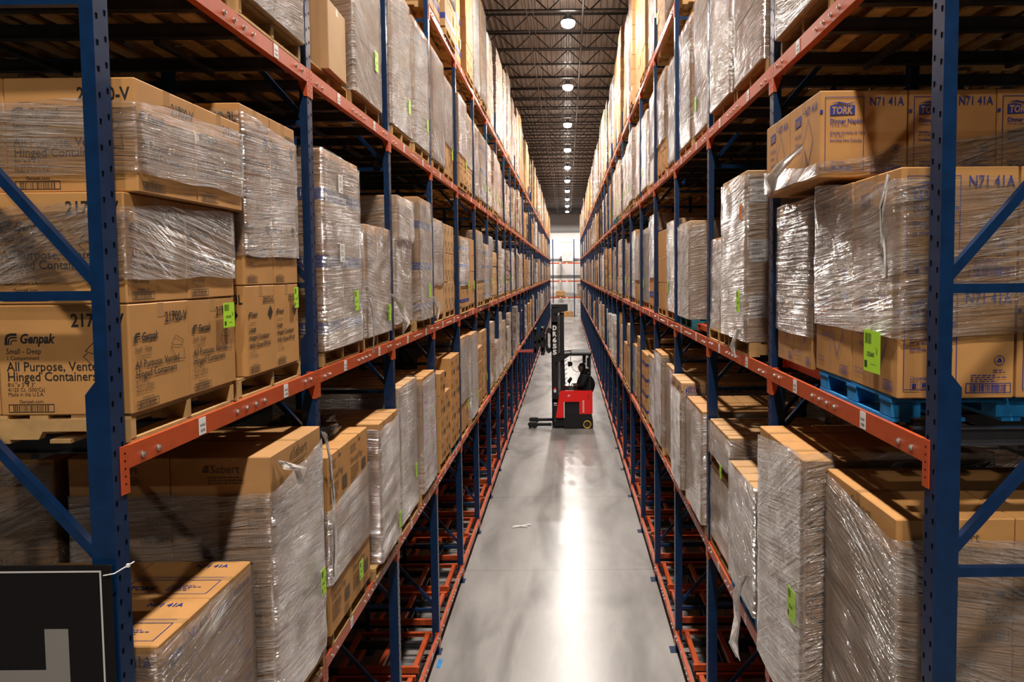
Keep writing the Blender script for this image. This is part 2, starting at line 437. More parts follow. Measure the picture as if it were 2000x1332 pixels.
class Print:
    """2-D marks; (x, y) in metres from the lower left corner of a face; layer 0 ink, 1 knocked-out paper"""
    def __init__(self): self.v, self.f, self.m = [], [], []
    def _add(self, vs, fs, mi):
        o = len(self.v)
        self.v += [(x, y, (mi + 1) * .0007) for x, y in vs]
        self.f += [tuple(i + o for i in f) for f in fs]; self.m += [mi] * len(fs)
    def t(self, text, x, y, size, fit=None, bold=.020, shear=0, mi=0, rot=0, flip=False):
        vs, fs = glyphs(text, bold, shear)
        wmax = max(p[0] for p in vs) or 1
        sx = size if fit is None else fit / wmax
        vs = [(p[0] * sx, p[1] * size) for p in vs]
        if flip: vs = [(wmax * sx - a, size * .7 - b) for a, b in vs]
        if rot: vs = [(-b, a) for a, b in vs]
        self._add([(x + a, y + b) for a, b in vs], fs, mi)
    def r(self, x0, y0, x1, y1, mi=0): self._add([(x0, y0), (x1, y0), (x1, y1), (x0, y1)], [(0, 1, 2, 3)], mi)
    def o(self, x0, y0, x1, y1, t=.003, mi=0):
        self.r(x0, y0, x1, y0 + t, mi); self.r(x0, y1 - t, x1, y1, mi); self.r(x0, y0 + t, x0 + t, y1 - t, mi); self.r(x1 - t, y0 + t, x1, y1 - t, mi)
    def poly(self, pts, mi=0): self._add(pts, [tuple(range(len(pts)))], mi)
    def line(self, pts, t=.003, mi=0, close=False):
        pts = [Vector(p) for p in pts]
        if close: pts.append(pts[0])
        for a, b in zip(pts, pts[1:]):
            d = (b - a)
            if d.length < 1e-6: continue
            d.normalize(); n = Vector((-d.y, d.x)) * t / 2
            self._add([a - n, b - n, b + n, a + n], [(0, 1, 2, 3)], mi)
    def bars(self, x, y, wd, h, seed=1, frame=True):
        if frame: self.o(x, y, x + wd, y + h, .0035)
        q = random.Random(seed); p = x + wd * .1
        while p < x + wd * .88:
            b = q.choice((.0018, .003, .0045)); self.r(p, y + h * .14, p + b, y + h * .86); p += b + q.choice((.002, .0035, .005))
    def greek(self, x, y, wd, n, size=.010, seed=3):
        q = random.Random(seed)
        for i in range(n):
            px = x; yy = y - i * size * 1.7; end = x + wd * q.uniform(.6, 1)
            while px < end:
                l = q.uniform(.012, .03); self.r(px, yy, min(px + l, end), yy + size * .6); px += l + .006
    def arr(self): return self.v, self.f, self.m

def print_genpak(wd, h, big='21700-V', small=False):
    p = Print(); k = wd / .61
    x0 = .04 * k
    p.t(big, wd * .56, h * .80, .085 * k, fit=wd * .40)
    if small:
        p.t('Genpak', x0 + .05 * k, h * .655, .055 * k, fit=.13 * k, bold=.03, shear=.25)
    else:
        p.t('Genpak', x0 + .062 * k, h * .655, .062 * k, fit=.165 * k, bold=.03, shear=.25)
    for i, tt in enumerate((.012, .007, .005)):          # nested arcs of the logo
        a = .048 * k - i * .014 * k; bx = x0; by = h * .64
        p.line([(bx + i * .011 * k, by), (bx + i * .011 * k + .004, by + a * .8), (bx + .02 * k + i * .006, by + a), (bx + .052 * k, by + a)], tt * k)
    if big.startswith('2'):
        if big == '21700-V':
            p.t('Small - Deep', x0, h * .56, .036 * k, fit=.16 * k, bold=.004)
            p.t('1 Compartment', x0, h * .505, .026 * k, fit=.15 * k, bold=0)
            p.t('All Purpose, Vented', x0, h * .405, .060 * k, fit=.44 * k, bold=.010)
            p.t('Hinged Containers', x0, h * .315, .060 * k, fit=.41 * k, bold=.010)
            p.t('8\u00bc"x 5"x 3"', x0, h * .265, .026 * k, bold=0)
            p.t('4/125 Ct. (500/Ca)', x0, h * .22, .026 * k, fit=.17 * k, bold=0)
            p.t('Made in the U.S.A.', x0, h * .178, .026 * k, fit=.165 * k, bold=0)
        else:
            p.t('1 Compartment', x0, h * .575, .026 * k, fit=.15 * k, bold=0)
            p.t('Large', x0, h * .49, .062 * k, fit=.14 * k)
            p.t('Hinged Container', x0, h * .40, .060 * k, fit=.43 * k)
            p.t('With Close-Off Lid', x0, h * .31, .060 * k, fit=.44 * k)
            p.t('9\u00bc"x 9"x 3"', x0, h * .255, .026 * k, bold=0)
            p.t('2/100 Ct. (200/Ca)', x0, h * .21, .026 * k, fit=.17 * k, bold=0)
            cx, cy, q = wd * .82, h * .68, .055 * k
            p.poly([(cx - q, cy), (cx, cy - q * 1.2), (cx + q, cy), (cx, cy + q * 1.2)])
    p.t('Genpak.com', x0 + .05 * k, h * .115, .022 * k, fit=.11 * k, bold=.004)
    p.bars(x0, h * .03, .21 * k, h * .075, 5)
    if big == '21700-V':                                  # outline of the open container
        cx, cy, a = wd * .66, h * .58, .05 * k
        p.line([(cx, cy), (cx + a * .9, cy + a * .9), (cx + 2.6 * a, cy + a * .2), (cx + 2.3 * a, cy - a * .4), (cx + .5 * a, cy - a * .2), (cx, cy)], .003)
        p.line([(cx - .2 * a, cy - a * .5), (cx + 1.2 * a, cy - 1.9 * a), (cx + 2.9 * a, cy - 2.1 * a), (cx + 2.7 * a, cy - .8 * a)], .003)
        p.line([(cx - .2 * a, cy - a * .5), (cx + .2 * a, cy - .2 * a)], .003)
    return p

def print_tork(wd, h, side=False):
    p = Print(); k = wd / .55
    if not side:
        p.o(.03, .045, wd * .50, h * .92, .004)
        lx, ly, lw, lh = .06, h * .71, .155 * k, .085 * k
        p.poly([(lx, ly), (lx + lw, ly + lh * .08), (lx + lw, ly + lh * .75), (lx + lw * .6, ly + lh * .66), (lx + lw * .25, ly + lh * .8), (lx, ly + lh * .7)])
        p.poly([(lx + lw * .02, ly + lh * .86), (lx + lw * .35, ly + lh * 1.0), (lx + lw * .7, ly + lh * .86), (lx + lw * 1.05, ly + lh * 1.02), (lx + lw * .7, ly + lh * .76), (lx + lw * .3, ly + lh * .9)])
        p.t('TORK', lx + .008, ly + lh * .12, lh * .72, fit=lw * .86, bold=.03, shear=.15, mi=1)
        p.t('Dinner Napkin', lx, h * .625, .038 * k, fit=.21 * k, bold=.016)
        p.t('1/8 Fold, White', lx, h * .59, .018 * k, bold=0)
        p.t('Grandes Serviettes de Table', lx, h * .505, .021 * k, fit=.22 * k, bold=.012)
        p.t('Pli 1/8, Blanc', lx, h * .47, .018 * k, bold=0)
        p.t('Servilleta Para Comidas', lx, h * .415, .021 * k, fit=.20 * k, bold=.012)
        p.t('Universal', lx + .005, h * .165, .026 * k, fit=.085 * k, bold=.004)
        for i in range(3):
            x = lx + .005 + i * .046 * k
            p.o(x, h * .095, x + .036 * k, h * .145, .002); p.r(x + .009 * k, h * .107, x + .028 * k, h * .135)
        p.t('N71 41A', wd * .56, h * .82, .075 * k, fit=wd * .39, bold=.010)
        p.bars(wd * .58, h * .05, wd * .38, h * .085, 9)
        c = (wd * .86, h * .33)
        p.line([(c[0] + .024 * cos(a), c[1] + .024 * sin(a)) for a in [i * pi / 8 for i in range(16)]], .003, close=True)
        p.line([(c[0] + .012 * cos(a), c[1] + .012 * sin(a)) for a in [pi / 2 + i * 2 * pi / 3 for i in range(3)]], .006, close=True)
        p.greek(c[0] - .03, c[1] - .05, .07, 2, .006)
        p.greek(wd * .62, h * .2, wd * .3, 4, .006, 8)
        p.r(0, h * .735, .018, h * .775)
    else:
        p.t('N71 41A', wd * .54, h * .80, .072 * k, fit=wd * .38, bold=.010)
        cx, cy, a = wd * .64, h * .48, .085 * k
        p.line([(cx - a, cy), (cx, cy - 1.6 * a), (cx + a, cy), (cx, cy + 1.6 * a)], .004, close=True)
        p.line([(cx - a * .8, cy - .04), (cx, cy - 1.6 * a - .012), (cx + a, cy - .012)], .004)
        p.line([(wd * .46, h * .05), (wd * .46, h * .95)], .003)
        lx, ly, lw, lh = wd * .20, h * .72, .115 * k, .075 * k
        p.poly([(lx, ly), (lx + lw, ly + lh * .1), (lx + lw, ly + lh * .9), (lx, ly + lh * .8)])
        p.t('TORK', lx + .006, ly + lh * .15, lh * .6, fit=lw * .85, bold=.02, shear=.15, mi=1)
        for i in range(3): p.greek(lx, h * (.62 - .1 * i), .13 * k, 2, .008, i)
        p.bars(wd * .72, h * .05, wd * .2, h * .09, 4)
        for i in range(3): p.o(wd * .1 + i * .04, h * .12, wd * .1 + i * .04 + .028, h * .17, .003)
    return p

def print_sabert(wd, h):
    p = Print(); k = wd / .66
    for i in range(4): p.r(wd * .40 - .05 + i * .006, h * .83 + i * .012, wd * .40 - .004, h * .83 + i * .012 + .008)
    p.t('Sabert', wd * .40 + .005, h * .825, .075 * k, fit=.19 * k, bold=0)
    p.greek(wd * .38, h * .77, .24 * k, 3, .011, 5)
    cx, cy, a, b = wd * .33, h * .42, .13 * k, .09 * k
    pts = [(cx + a * (abs(cos(t)) ** 1.5) * (1 if cos(t) > 0 else -1), cy + b * sin(t)) for t in [i * pi / 14 for i in range(28)]]
    p.line(pts, .004, close=True)
    p.line([(x * .86 + cx * .14, y * .86 + cy * .14 - .008) for x, y in pts], .0025, close=True)
    p.line([(cx - a * .8, cy), (cx - a * .2, cy + b * .2), (cx + a * .3, cy - b * .1), (cx + a * .8, cy)], .003)
    c = (wd * .76, h * .42)
    p.line([(c[0] + .014 * cos(t), c[1] + .014 * sin(t)) for t in [i * pi / 6 for i in range(12)]], .003, close=True)
    p.t('U', c[0] - .006, c[1] - .008, .022, bold=.02)
    p.r(wd * .84, c[1] - .012, wd * .92, c[1] + .012)
    p.line([(wd * .86, h * .52), (wd * .90, h * .52), (wd * .88, h * .57)], .003, close=True)
    p.greek(wd * .76, h * .33, .12 * k, 6, .011, 2)
    p.bars(wd * .70, h * .05, wd * .26, h * .08, 12)
    return p

def print_bowl(wd, h):
    p = Print()
    cx, cy, a, b = wd * .34, h * .40, wd * .30, h * .17
    pts = [(cx + a * (abs(cos(t)) ** 1.4) * (1 if cos(t) > 0 else -1), cy + b * sin(t)) for t in [i * pi / 12 for i in range(24)]]
    p.line(pts, .010, close=True)
    p.line([(x * .82 + cx * .18, y * .82 + cy * .18) for x, y in pts], .005, close=True)
    p.line([(cx - a * .7, cy - b * .1), (cx - a * .1, cy + b * .3), (cx + a * .2, cy - b * .3), (cx + a * .7, cy)], .006)
    p.greek(wd * .1, h * .07, wd * .35, 1, .016, 3)
    return p

def print_loaf(wd, h):
    p = Print()
    p.greek(wd * .08, h * .86, wd * .30, 3, .016, 2)
    p.t('Silver Loaf Tray', wd * .07, h * .56, .075, fit=wd * .62, bold=.012)
    p.greek(wd * .07, h * .46, wd * .45, 5, .018, 6)
    p.r(wd * .52, h * .88, wd * .60, h * .91)
    p.r(wd * .64, h * .25, wd * .86, h * .47)
    p.greek(wd * .6, h * .16, wd * .3, 3, .016, 9)
    return p

def print_band(wd, h, word='ing'):
    p = Print()
    p.r(0, h * .26, wd, h * .44)
    p.t(word, wd * .06 if wd < .55 else wd * .70, h * .31, h * .15, bold=.004, mi=1)
    return p

def print_fabri(wd, h):
    p = Print()
    p.greek(wd * .25, h * .75, wd * .35, 3, .014, 4)
    p.t('Fabri-Kal', wd * .12, h * .12, .075, fit=wd * .45)
    p.greek(wd * .15, h * .35, wd * .4, 2, .014, 7)
    return p

def print_small(wd, h, seed=0):
    p = Print(); q = random.Random(seed)
    p.greek(wd * .12, h * .78, wd * q.uniform(.3, .6), q.choice((2, 3)), h * .035, seed)
    p.greek(wd * .12, h * .40, wd * q.uniform(.3, .7), q.choice((2, 3, 4)), h * .03, seed + 1)
    if q.random() < .6: p.r(wd * .62, h * .2, wd * .85, h * .40)
    else: p.bars(wd * .5, h * .08, wd * .4, h * .14, seed)
    return p

def face_mesh(prints, dims, mats):
    """prints: [(face, Print)], face 'near' | 'aisleL' | 'aisleR' | 'top'; dims (dx, wy, h) of a carton centred on its base"""
    dx, wy, h = dims
    mb = MB()
    for fc, p in prints:
        for (x, y, e) in p.v:
            if fc == 'near': q = (-dx / 2 + x, -wy / 2 - e, y)
            elif fc == 'aisleL': q = (dx / 2 + e, -wy / 2 + x, y)
            elif fc == 'aisleR': q = (-dx / 2 - e, wy / 2 - x, y)
            else: q = (-dx / 2 + x, -wy / 2 + y, h + e + .0006)
            mb.v.append(q)
        o = len(mb.v) - len(p.v)
        mb.f += [tuple(i + o for i in f) for f in p.f]; mb.m += p.m
    return mb.mesh('printing', mats)

# ------------------------------------------------------------------ cartons, pallets, film
def carton_mesh(dx, wy, h, m='card', taped=True, along='x'):
    dx, wy, h = round(dx, 2), round(wy, 2), round(h, 3)
    def mk():
        mb = MB(); g = .003
        mb.cbox(-dx / 2 + g, dx / 2 - g, -wy / 2 + g, wy / 2 - g, .001, h - .002, .006)
        if taped:
            if along == 'x':
                mb.box(-dx / 2 + g + .004, dx / 2 - g - .004, -.026, .026, h - .0035, h - .0012, 1)
                mb.box(dx / 2 - g - .001, dx / 2 - g + .0008, -.026, .026, h - .075, h - .006, 1)
                mb.box(-dx / 2 + g - .0008, -dx / 2 + g + .001, -.026, .026, h - .075, h - .006, 1)
            else:
                mb.box(-.026, .026, -wy / 2 + g + .004, wy / 2 - g - .004, h - .0035, h - .0012, 1)
                mb.box(-.026, .026, -wy / 2 + g - .0008, -wy / 2 + g + .001, h - .075, h - .006, 1)
        return mb.mesh('carton', [m, 'tape'])
    return cached(('carton', dx, wy, h, m, taped, along), mk)

def pallet_parts(kind='stringer', mt='wood'):
    """stringers run across the aisle (X): 1.22 deep, 1.02 along the aisle"""
    def mk():
        D, W = 1.22, 1.02
        out = {}
        if kind == 'stringer':
            pts = [(-D / 2, .018), (-.42, .018), (-.40, .055), (-.20, .055), (-.18, .018), (.18, .018), (.20, .055), (.40, .055), (.42, .018), (D / 2, .018), (D / 2, .112), (-D / 2, .112)]
            for i, y in enumerate((-.49, 0, .49)):
                mb = MB(); mb.prism(pts, 'y', y - .019, y + .019); out[('stringer', i)] = mb.mesh('stringer', mt)
        else:
            for i, y in enumerate((-.44, 0, .44)):
                mb = MB()
                for x in (-.53, 0, .53): mb.cbox(x - .075, x + .075, y - .07, y + .07, .018, .100, .006)
                mb.box(-D / 2, D / 2, y - .07, y + .07, .098, .113)
                out[('stringer', i)] = mb.mesh('block_runner', mt)
        q = random.Random(3)
        mb = MB(); n = 7
        for i in range(n):
            x = -D / 2 + .055 + (D - .11) * i / (n - 1); a = .052 if i in (0, n - 1) else .042
            mb.box(x - a, x + a, -W / 2 + q.uniform(0, .01), W / 2 - q.uniform(0, .01), .112, .130)
        out[('top_slats', 0)] = mb.mesh('top_slats', mt)
        mb = MB()
        for x in (-D / 2 + .05, -.28, 0, .28, D / 2 - .05):
            mb.box(x - .048, x + .048, -W / 2, W / 2, 0, .018)
        out[('bottom_slats', 0)] = mb.mesh('bottom_slats', mt)
        return out
    return cached(('pallet', kind, mt), mk)

def pallet_single(kind, mt):
    def mk():
        mb = MB()
        for me in pallet_parts(kind, mt).values():
            o = len(mb.v)
            mb.v += [tuple(v.co) for v in me.vertices]; mb.f += [tuple(i + o for i in p.vertices) for p in me.polygons]; mb.m += [0] * len(me.polygons)
        return mb.mesh('pallet', mt)
    return cached(('pallet1', kind, mt), mk)

def add_pallet(loc, label, group, near, kind='stringer', mt='wood', rz=0):
    if near:
        t = thing('pallet', label, 'pallet', loc, (0, 0, rz), group)
        for (nm, i), me in pallet_parts(kind, mt).items(): put(nm, me, t)
        return t
    return thing('pallet', label, 'pallet', loc, (0, 0, rz), group, me=pallet_single(kind, mt))

def film_mesh(dx, wy, z0, z1, step=.05, amp=.006, seed=0, slant=0.0, off=.010, mt='film', shift=None, slx=0.0):
    """sheet of film round a block dx (X) by wy (Y) between z0 and z1; slant tilts the lower and upper edges"""
    r = random.Random(seed)
    hx, hy = dx / 2 + off, wy / 2 + off
    c = .02
    path = []
    def seg(a, b):
        n = max(1, int((Vector(b) - Vector(a)).length / step))
        for i in range(n): path.append((a[0] + (b[0] - a[0]) * i / n, a[1] + (b[1] - a[1]) * i / n))
    cs = [(-hx + c, -hy), (hx - c, -hy), (hx, -hy + c), (hx, hy - c), (hx - c, hy), (-hx + c, hy), (-hx, hy - c), (-hx, -hy + c)]
    for i in range(8): seg(cs[i], cs[(i + 1) % 8])
    nz = max(2, int((z1 - z0) / step)); mb = MB(); n = len(path); sk = r.uniform(-3, 3)
    for j in range(nz + 1):
        for i, (x, y) in enumerate(path):
            t = j / nz
            e0 = z0 + slant * (x / dx + .5) * .5 + .02 * mnoise.noise(Vector((x * 3, y * 3, seed)))
            e1 = z1 + slant * (y / wy) + slx * (x / dx) + .025 * mnoise.noise(Vector((x * 3, y * 3, seed + 9)))
            z = max(.004, e0 + (e1 - e0) * t)
            q = mnoise.noise(Vector((x * 2.2 + seed, y * 2.2, z * 9 + (x - y) * sk))) * amp + mnoise.noise(Vector((x * 4, y * 4 + seed, z * 4))) * amp * .5
            sx = (abs(x) >= hx - .001) * (1 if x > 0 else -1); sy = (abs(y) >= hy - .001) * (1 if y > 0 else -1)
            ox, oy = shift(z) if shift else (0, 0)
            mb.v.append((x + sx * (q + amp) + ox, y + sy * (q + amp) + oy, z))
    for j in range(nz):
        for i in range(n):
            a, b = j * n + i, j * n + (i + 1) % n
            mb.f.append((a, b, b + n, a + n)); mb.m.append(0)
    return mb.mesh('stretch_wrap', mt, smooth=True)

def tail_mesh(pts, wds, seed=0, mt='film_tail'):
    """loose twisted strip of film"""
    mb = MB(); n = 7; side = 1 if pts[0][0] > 0 else -1
    for j, (p, wd) in enumerate(zip(pts, wds)):
        for i in range(n):
            u = (i / (n - 1) - .5)
            q = Vector((mnoise.noise(Vector((i * .9, j * .7, seed))), mnoise.noise(Vector((i * .9, j * .7, seed + 5))), mnoise.noise(Vector((i * .9, j * .7, seed + 11)))))
            mb.v.append(tuple(Vector(p) + Vector((side * abs(u * wd * sin(j * 1.1 + seed)) * .8 + q.x * .04, u * wd * cos(j * 1.1 + seed) + q.y * .03, q.z * .03))))
    for j in range(len(pts) - 1):
        for i in range(n - 1):
            a = j * n + i
            mb.f.append((a, a + 1, a + n + 1, a + n)); mb.m.append(0)
    return mb.mesh('film_tail', mt, smooth=True)

def sticker_mesh(wd, h, num, s, mt='green'):
    """on the aisle side; origin at its lower corner nearest the camera"""
    def mk():
        mb = MB(); e = .0015
        mb.box(-.0008, .0008, 0, wd, 0, h, 0)
        p = Print()
        q = random.Random(4); x = wd * .08
        while x < wd * .45:
            b = q.choice((.002, .0035)); p.r(x, h * .68, x + b, h * .93); x += b + .003
        p.t(num, wd * .18, h * .38, h * .15, fit=wd * .48, bold=.02)
        p.r(wd * .06, h * .10, wd * .22, h * .26); p.line([(wd * .45, h * .2), (wd * .75, h * .2)], .002)
        p.line([(wd * .75, h * .62), (wd * .82, h * .45), (wd * .86, h * .6)], .003)
        for (x, y, z) in p.v:
            mb.v.append((-s * .0016, (x if s < 0 else wd - x), y))
        o = len(mb.v) - len(p.v)
        mb.f += [tuple(i + o for i in f) for f in p.f]; mb.m += [1] * len(p.f)
        return mb.mesh('sticker', [mt, 'ink'])
    return cached(('stick', wd, h, num, s, mt), mk)

PRINTS = {
    'genpak': lambda dx, wy, h, s: ([('near', print_genpak(dx, h)), ('aisleL', print_genpak(wy, h))], ['ink', 'card']),
    'genpak3': lambda dx, wy, h, s: ([('near', print_genpak(dx, h, '203CO-3L')), ('aisleL', print_genpak(wy, h, '203CO-3L', True))], ['ink', 'card']),
    'tork': lambda dx, wy, h, s: ([('near', print_tork(dx, h)), ('aisleR' if s > 0 else 'aisleL', print_tork(wy, h, True))], ['ink_blue', 'card']),
    'sabert': lambda dx, wy, h, s: ([('near', print_sabert(dx, h)), ('aisleR' if s > 0 else 'aisleL', print_sabert(wy, h))], ['ink_grey', 'card']),
    'bowl': lambda dx, wy, h, s: ([('near', print_bowl(dx, h))], ['ink', 'card']),
    'loaf': lambda dx, wy, h, s: ([('aisleL', print_loaf(wy, h))], ['ink_grey', 'card']),
    'band': lambda dx, wy, h, s: ([('near', print_band(dx, h)), ('aisleL' if s < 0 else 'aisleR', print_band(wy, h))], ['ink_blue', 'tag']),
    'fabri': lambda dx, wy, h, s: ([('near', print_fabri(dx, h))], ['ink', 'card']),
    'small': lambda dx, wy, h, s: ([('near', print_small(dx, h, 3)), ('aisleL' if s < 0 else 'aisleR', print_small(wy, h, 5))], ['ink_grey', 'card']),
    'red': lambda dx, wy, h, s: ([('aisleL' if s < 0 else 'aisleR', print_redpanel(wy, h))], ['ink_red', 'card']),
}
def print_redpanel(wd, h):
    p = Print(); p.r(wd * .3, h * .15, wd * .9, h * .75); p.t('FOIL', wd * .4, h * .4, h * .25, fit=wd * .4, mi=1); return p

def load(s, z0, y0, y1, tiers, cols=2, rows=2, xf=None, depth=1.2, m='card', style=None, wrap=None, label='', group=None, stick=(), shifts=None,
         slant=0., name='wrapped_pallet_load', papers=(), taped=True, step=.05, seed=None, tiermat=None, back=True, fm='film', stylef=None, tails=(), slx=0.0):
    """one load on a pallet: cartons (> printing), film, stickers; local frame: +X right, +Y along the aisle"""
    xf = FACE[s] if xf is None else xf
    xc, yc = s * (xf + depth / 2), (y0 + y1) / 2
    t = thing(name, label, 'pallet load', (xc, yc, z0), group=group)
    wy, dx = (y1 - y0) / cols, depth / rows
    z = 0
    seed = seed if seed is not None else int(abs(xc * 91 + yc * 37 + z0 * 11) * 7) % 997
    q = random.Random(seed)
    sh = lambda i: shifts.get(i, (0, 0)) if shifts else (0, 0)
    zt = []
    for i, h in enumerate(tiers):
        zt.append((z, z + h))
        for j in range(cols):
            for r in range(rows):
                if r > 0 and not back: continue
                ox, oy = sh(i)
                cx = -s * (depth / 2 - dx * (r + .5)) + ox + q.uniform(-.003, .003); cy = -(y1 - y0) / 2 + wy * (j + .5) + oy + q.uniform(-.002, .002)
                c = put('carton', carton_mesh(dx, wy, h, (tiermat or {}).get(i, m), taped), t, (cx, cy, z), (0, 0, q.uniform(-.006, .006)))
                st = stylef(i, j, r) if stylef else style
                if st and (r == 0 or j == 0):
                    nf = len(PRINTS[st](dx, wy, h, s)[0])
                    for fi in range(nf):
                        if not (j == 0 if fi == 0 and nf > 1 else r == 0): continue
                        put('printing', cached(('print', st, fi, s, round(dx, 2), round(wy, 2), round(h, 2)), lambda: face_mesh([PRINTS[st](dx, wy, h, s)[0][fi]], (dx, wy, h), PRINTS[st](dx, wy, h, s)[1])), c)
        z += h
    def shf(zz):
        for i, (a, b) in enumerate(zt):
            if zz <= b: return sh(i)
        return sh(len(zt) - 1)
    if wrap:
        for (a, b) in wrap:
            put('stretch_wrap', film_mesh(depth, y1 - y0, a, b, step, seed=seed, slant=slant, shift=shf if shifts else None, mt=fm, slx=slx), t)
    for (yy, zz, wd, h, num, mt) in stick:
        put('sticker', sticker_mesh(wd, h, num, s, mt), t, (-s * (depth / 2 + .022), yy - yc, zz - z0))
    for (fc, a, zz, wd, h) in papers:         # white paper labels: face, offset along it, height
        mb = MB(); mb.box(0, wd, -.0008, .0008, 0, h)
        p = Print(); p.greek(.02 * wd / .12, h * .85, wd * .8, 3, h * .05, 3); p.greek(.02, h * .5, wd * .7, 3, h * .05, 5); p.bars(wd * .4, h * .06, wd * .45, h * .14, 3, False)
        o = len(mb.v); mb.v += [(x, -.0012 - e * .3, y) for x, y, e in p.v]; mb.f += [tuple(i + o for i in f) for f in p.f]; mb.m += [1] * len(p.f)
        me = mb.mesh('paper_label', ['tag', 'ink'])
        if fc == 'near': put('paper_label', me, t, (a, -(y1 - y0) / 2 - .002, zz - z0))
        else: put('paper_label', me, t, (-s * (depth / 2 + .022), a - yc, zz - z0), (0, 0, pi / 2 if s < 0 else -pi / 2))
    for (pts, wds) in tails:
        put('film_tail', tail_mesh([(p[0] - xc, p[1] - yc, p[2] - z0) for p in pts], wds, seed), t)
    return t

def far_mesh(wy, dx, h, tiers, mt, seed):
    """a whole wrapped load in one body: tiers as shallow grooves, slightly bulged sides"""
    q = random.Random(seed); mb = MB()
    rings = []
    z = 0.0
    for i in range(tiers):
        a = q.uniform(0, .012)
        th = h / tiers
        for zz, ins in ((z, .012), (z + .015, a), (z + th * .5, a - .008), (z + th - .015, a), (z + th, .012)):
            rings.append((zz, ins))
        z += th
    vs = []
    for zz, ins in rings:
        x, y = dx / 2 - ins, wy / 2 - ins; c = .02
        for p in ((-x + c, -y), (x - c, -y), (x, -y + c), (x, y - c), (x - c, y), (-x + c, y), (-x, y - c), (-x, -y + c)):
            vs.append((p[0], p[1], zz))
    fs = []
    for j in range(len(rings) - 1):
        for i in range(8):
            a, b = j * 8 + i, j * 8 + (i + 1) % 8
            fs.append((a, b, b + 8, a + 8))
    fs.append(tuple(range(7, -1, -1))); fs.append(tuple(range((len(rings) - 1) * 8, len(rings) * 8)))
    mb.add(vs, fs)
    return mb.mesh('wrapped_load', mt)

# ------------------------------------------------------------------ the building
X0, X1, YB, YE = -13.0, 13.0, -24.0, 98.0
mb = MB(); mb.box(X0, X1, YB, YE, -.2, 0); struct('floor', mb.mesh('floor', 'concrete'))
mb = MB()                                            # corrugated roof deck, ribs along the aisle
pr = []
x = X0
while x < X1:
    pr += [(x, 14.34), (x + .05, 14.34), (x + .075, 14.30), (x + .125, 14.30), (x + .15, 14.34)]
    x += .20
pr += [(X1, 14.34), (X1, 14.45), (X0, 14.45)]
n = len(pr)
vs = [(p[0], YB, p[1]) for p in pr] + [(p[0], YE, p[1]) for p in pr]
mb.add(vs, [(i, i + n, (i + 1) % n + n, (i + 1) % n) for i in range(n)])
struct('ceiling', mb.mesh('ceiling', 'deck'))
mb = MB(); mb.box(X0, X1, YE, YE + .2, 0, 11.55, 0); mb.box(X0, X1, YE, YE + .2, 11.55, 14.45, 1)
for zz in (5.35, 7.6, 11.4): mb.box(X0, X1, YE - .12, YE, zz - .14, zz + .14, 2)
for xx in (-7.2, -2.4, 2.4, 7.2): mb.box(xx - .008, xx + .008, YE - .004, YE + .01, 0, 14.3, 2)
struct('wall_end', mb.mesh('wall_end', ['white_wall', 'grey_wall', 'band']))
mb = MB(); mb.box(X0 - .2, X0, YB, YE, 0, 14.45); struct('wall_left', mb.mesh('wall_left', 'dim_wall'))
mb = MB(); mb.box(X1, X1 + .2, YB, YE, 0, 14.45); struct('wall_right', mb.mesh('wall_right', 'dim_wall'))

def joist():
    mb = MB(); x0, x1 = -12.9, 12.9; zb, zt = 13.70, 14.27
    for z in (zb, zt):
        mb.box(x0, x1, -.055, -.006, z - .006, z + .006); mb.box(x0, x1, .006, .055, z - .006, z + .006)
        mb.box(x0, x1, -.012, -.006, z - .05, z + .006) if z > 14 else mb.box(x0, x1, -.012, -.006, z - .006, z + .05)
        mb.box(x0, x1, .006, .012, z - .05, z + .006) if z > 14 else mb.box(x0, x1, .006, .012, z - .006, z + .05)
    x = x0; up = False; p = .62
    while x < x1 - p:
        mb.bar((x, 0, zt if up else zb), (x + p, 0, zb if up else zt), .035, .035); x += p; up = not up
    return mb.mesh('ceiling_joist', 'joist')
JM = joist()
for k in range(-4, 41):
    struct('ceiling_joist', JM, (0, 22.0 + 1.87 * k, 0))
for xx, rr in ((-1.15, .022), (-.95, .014), (.55, .03)):
    mb = MB(); mb.cyl((xx, YB, 13.62), (xx, YE - .1, 13.62), rr, n=8)
    struct('trim_conduit', mb.mesh('trim_conduit', 'joist'))

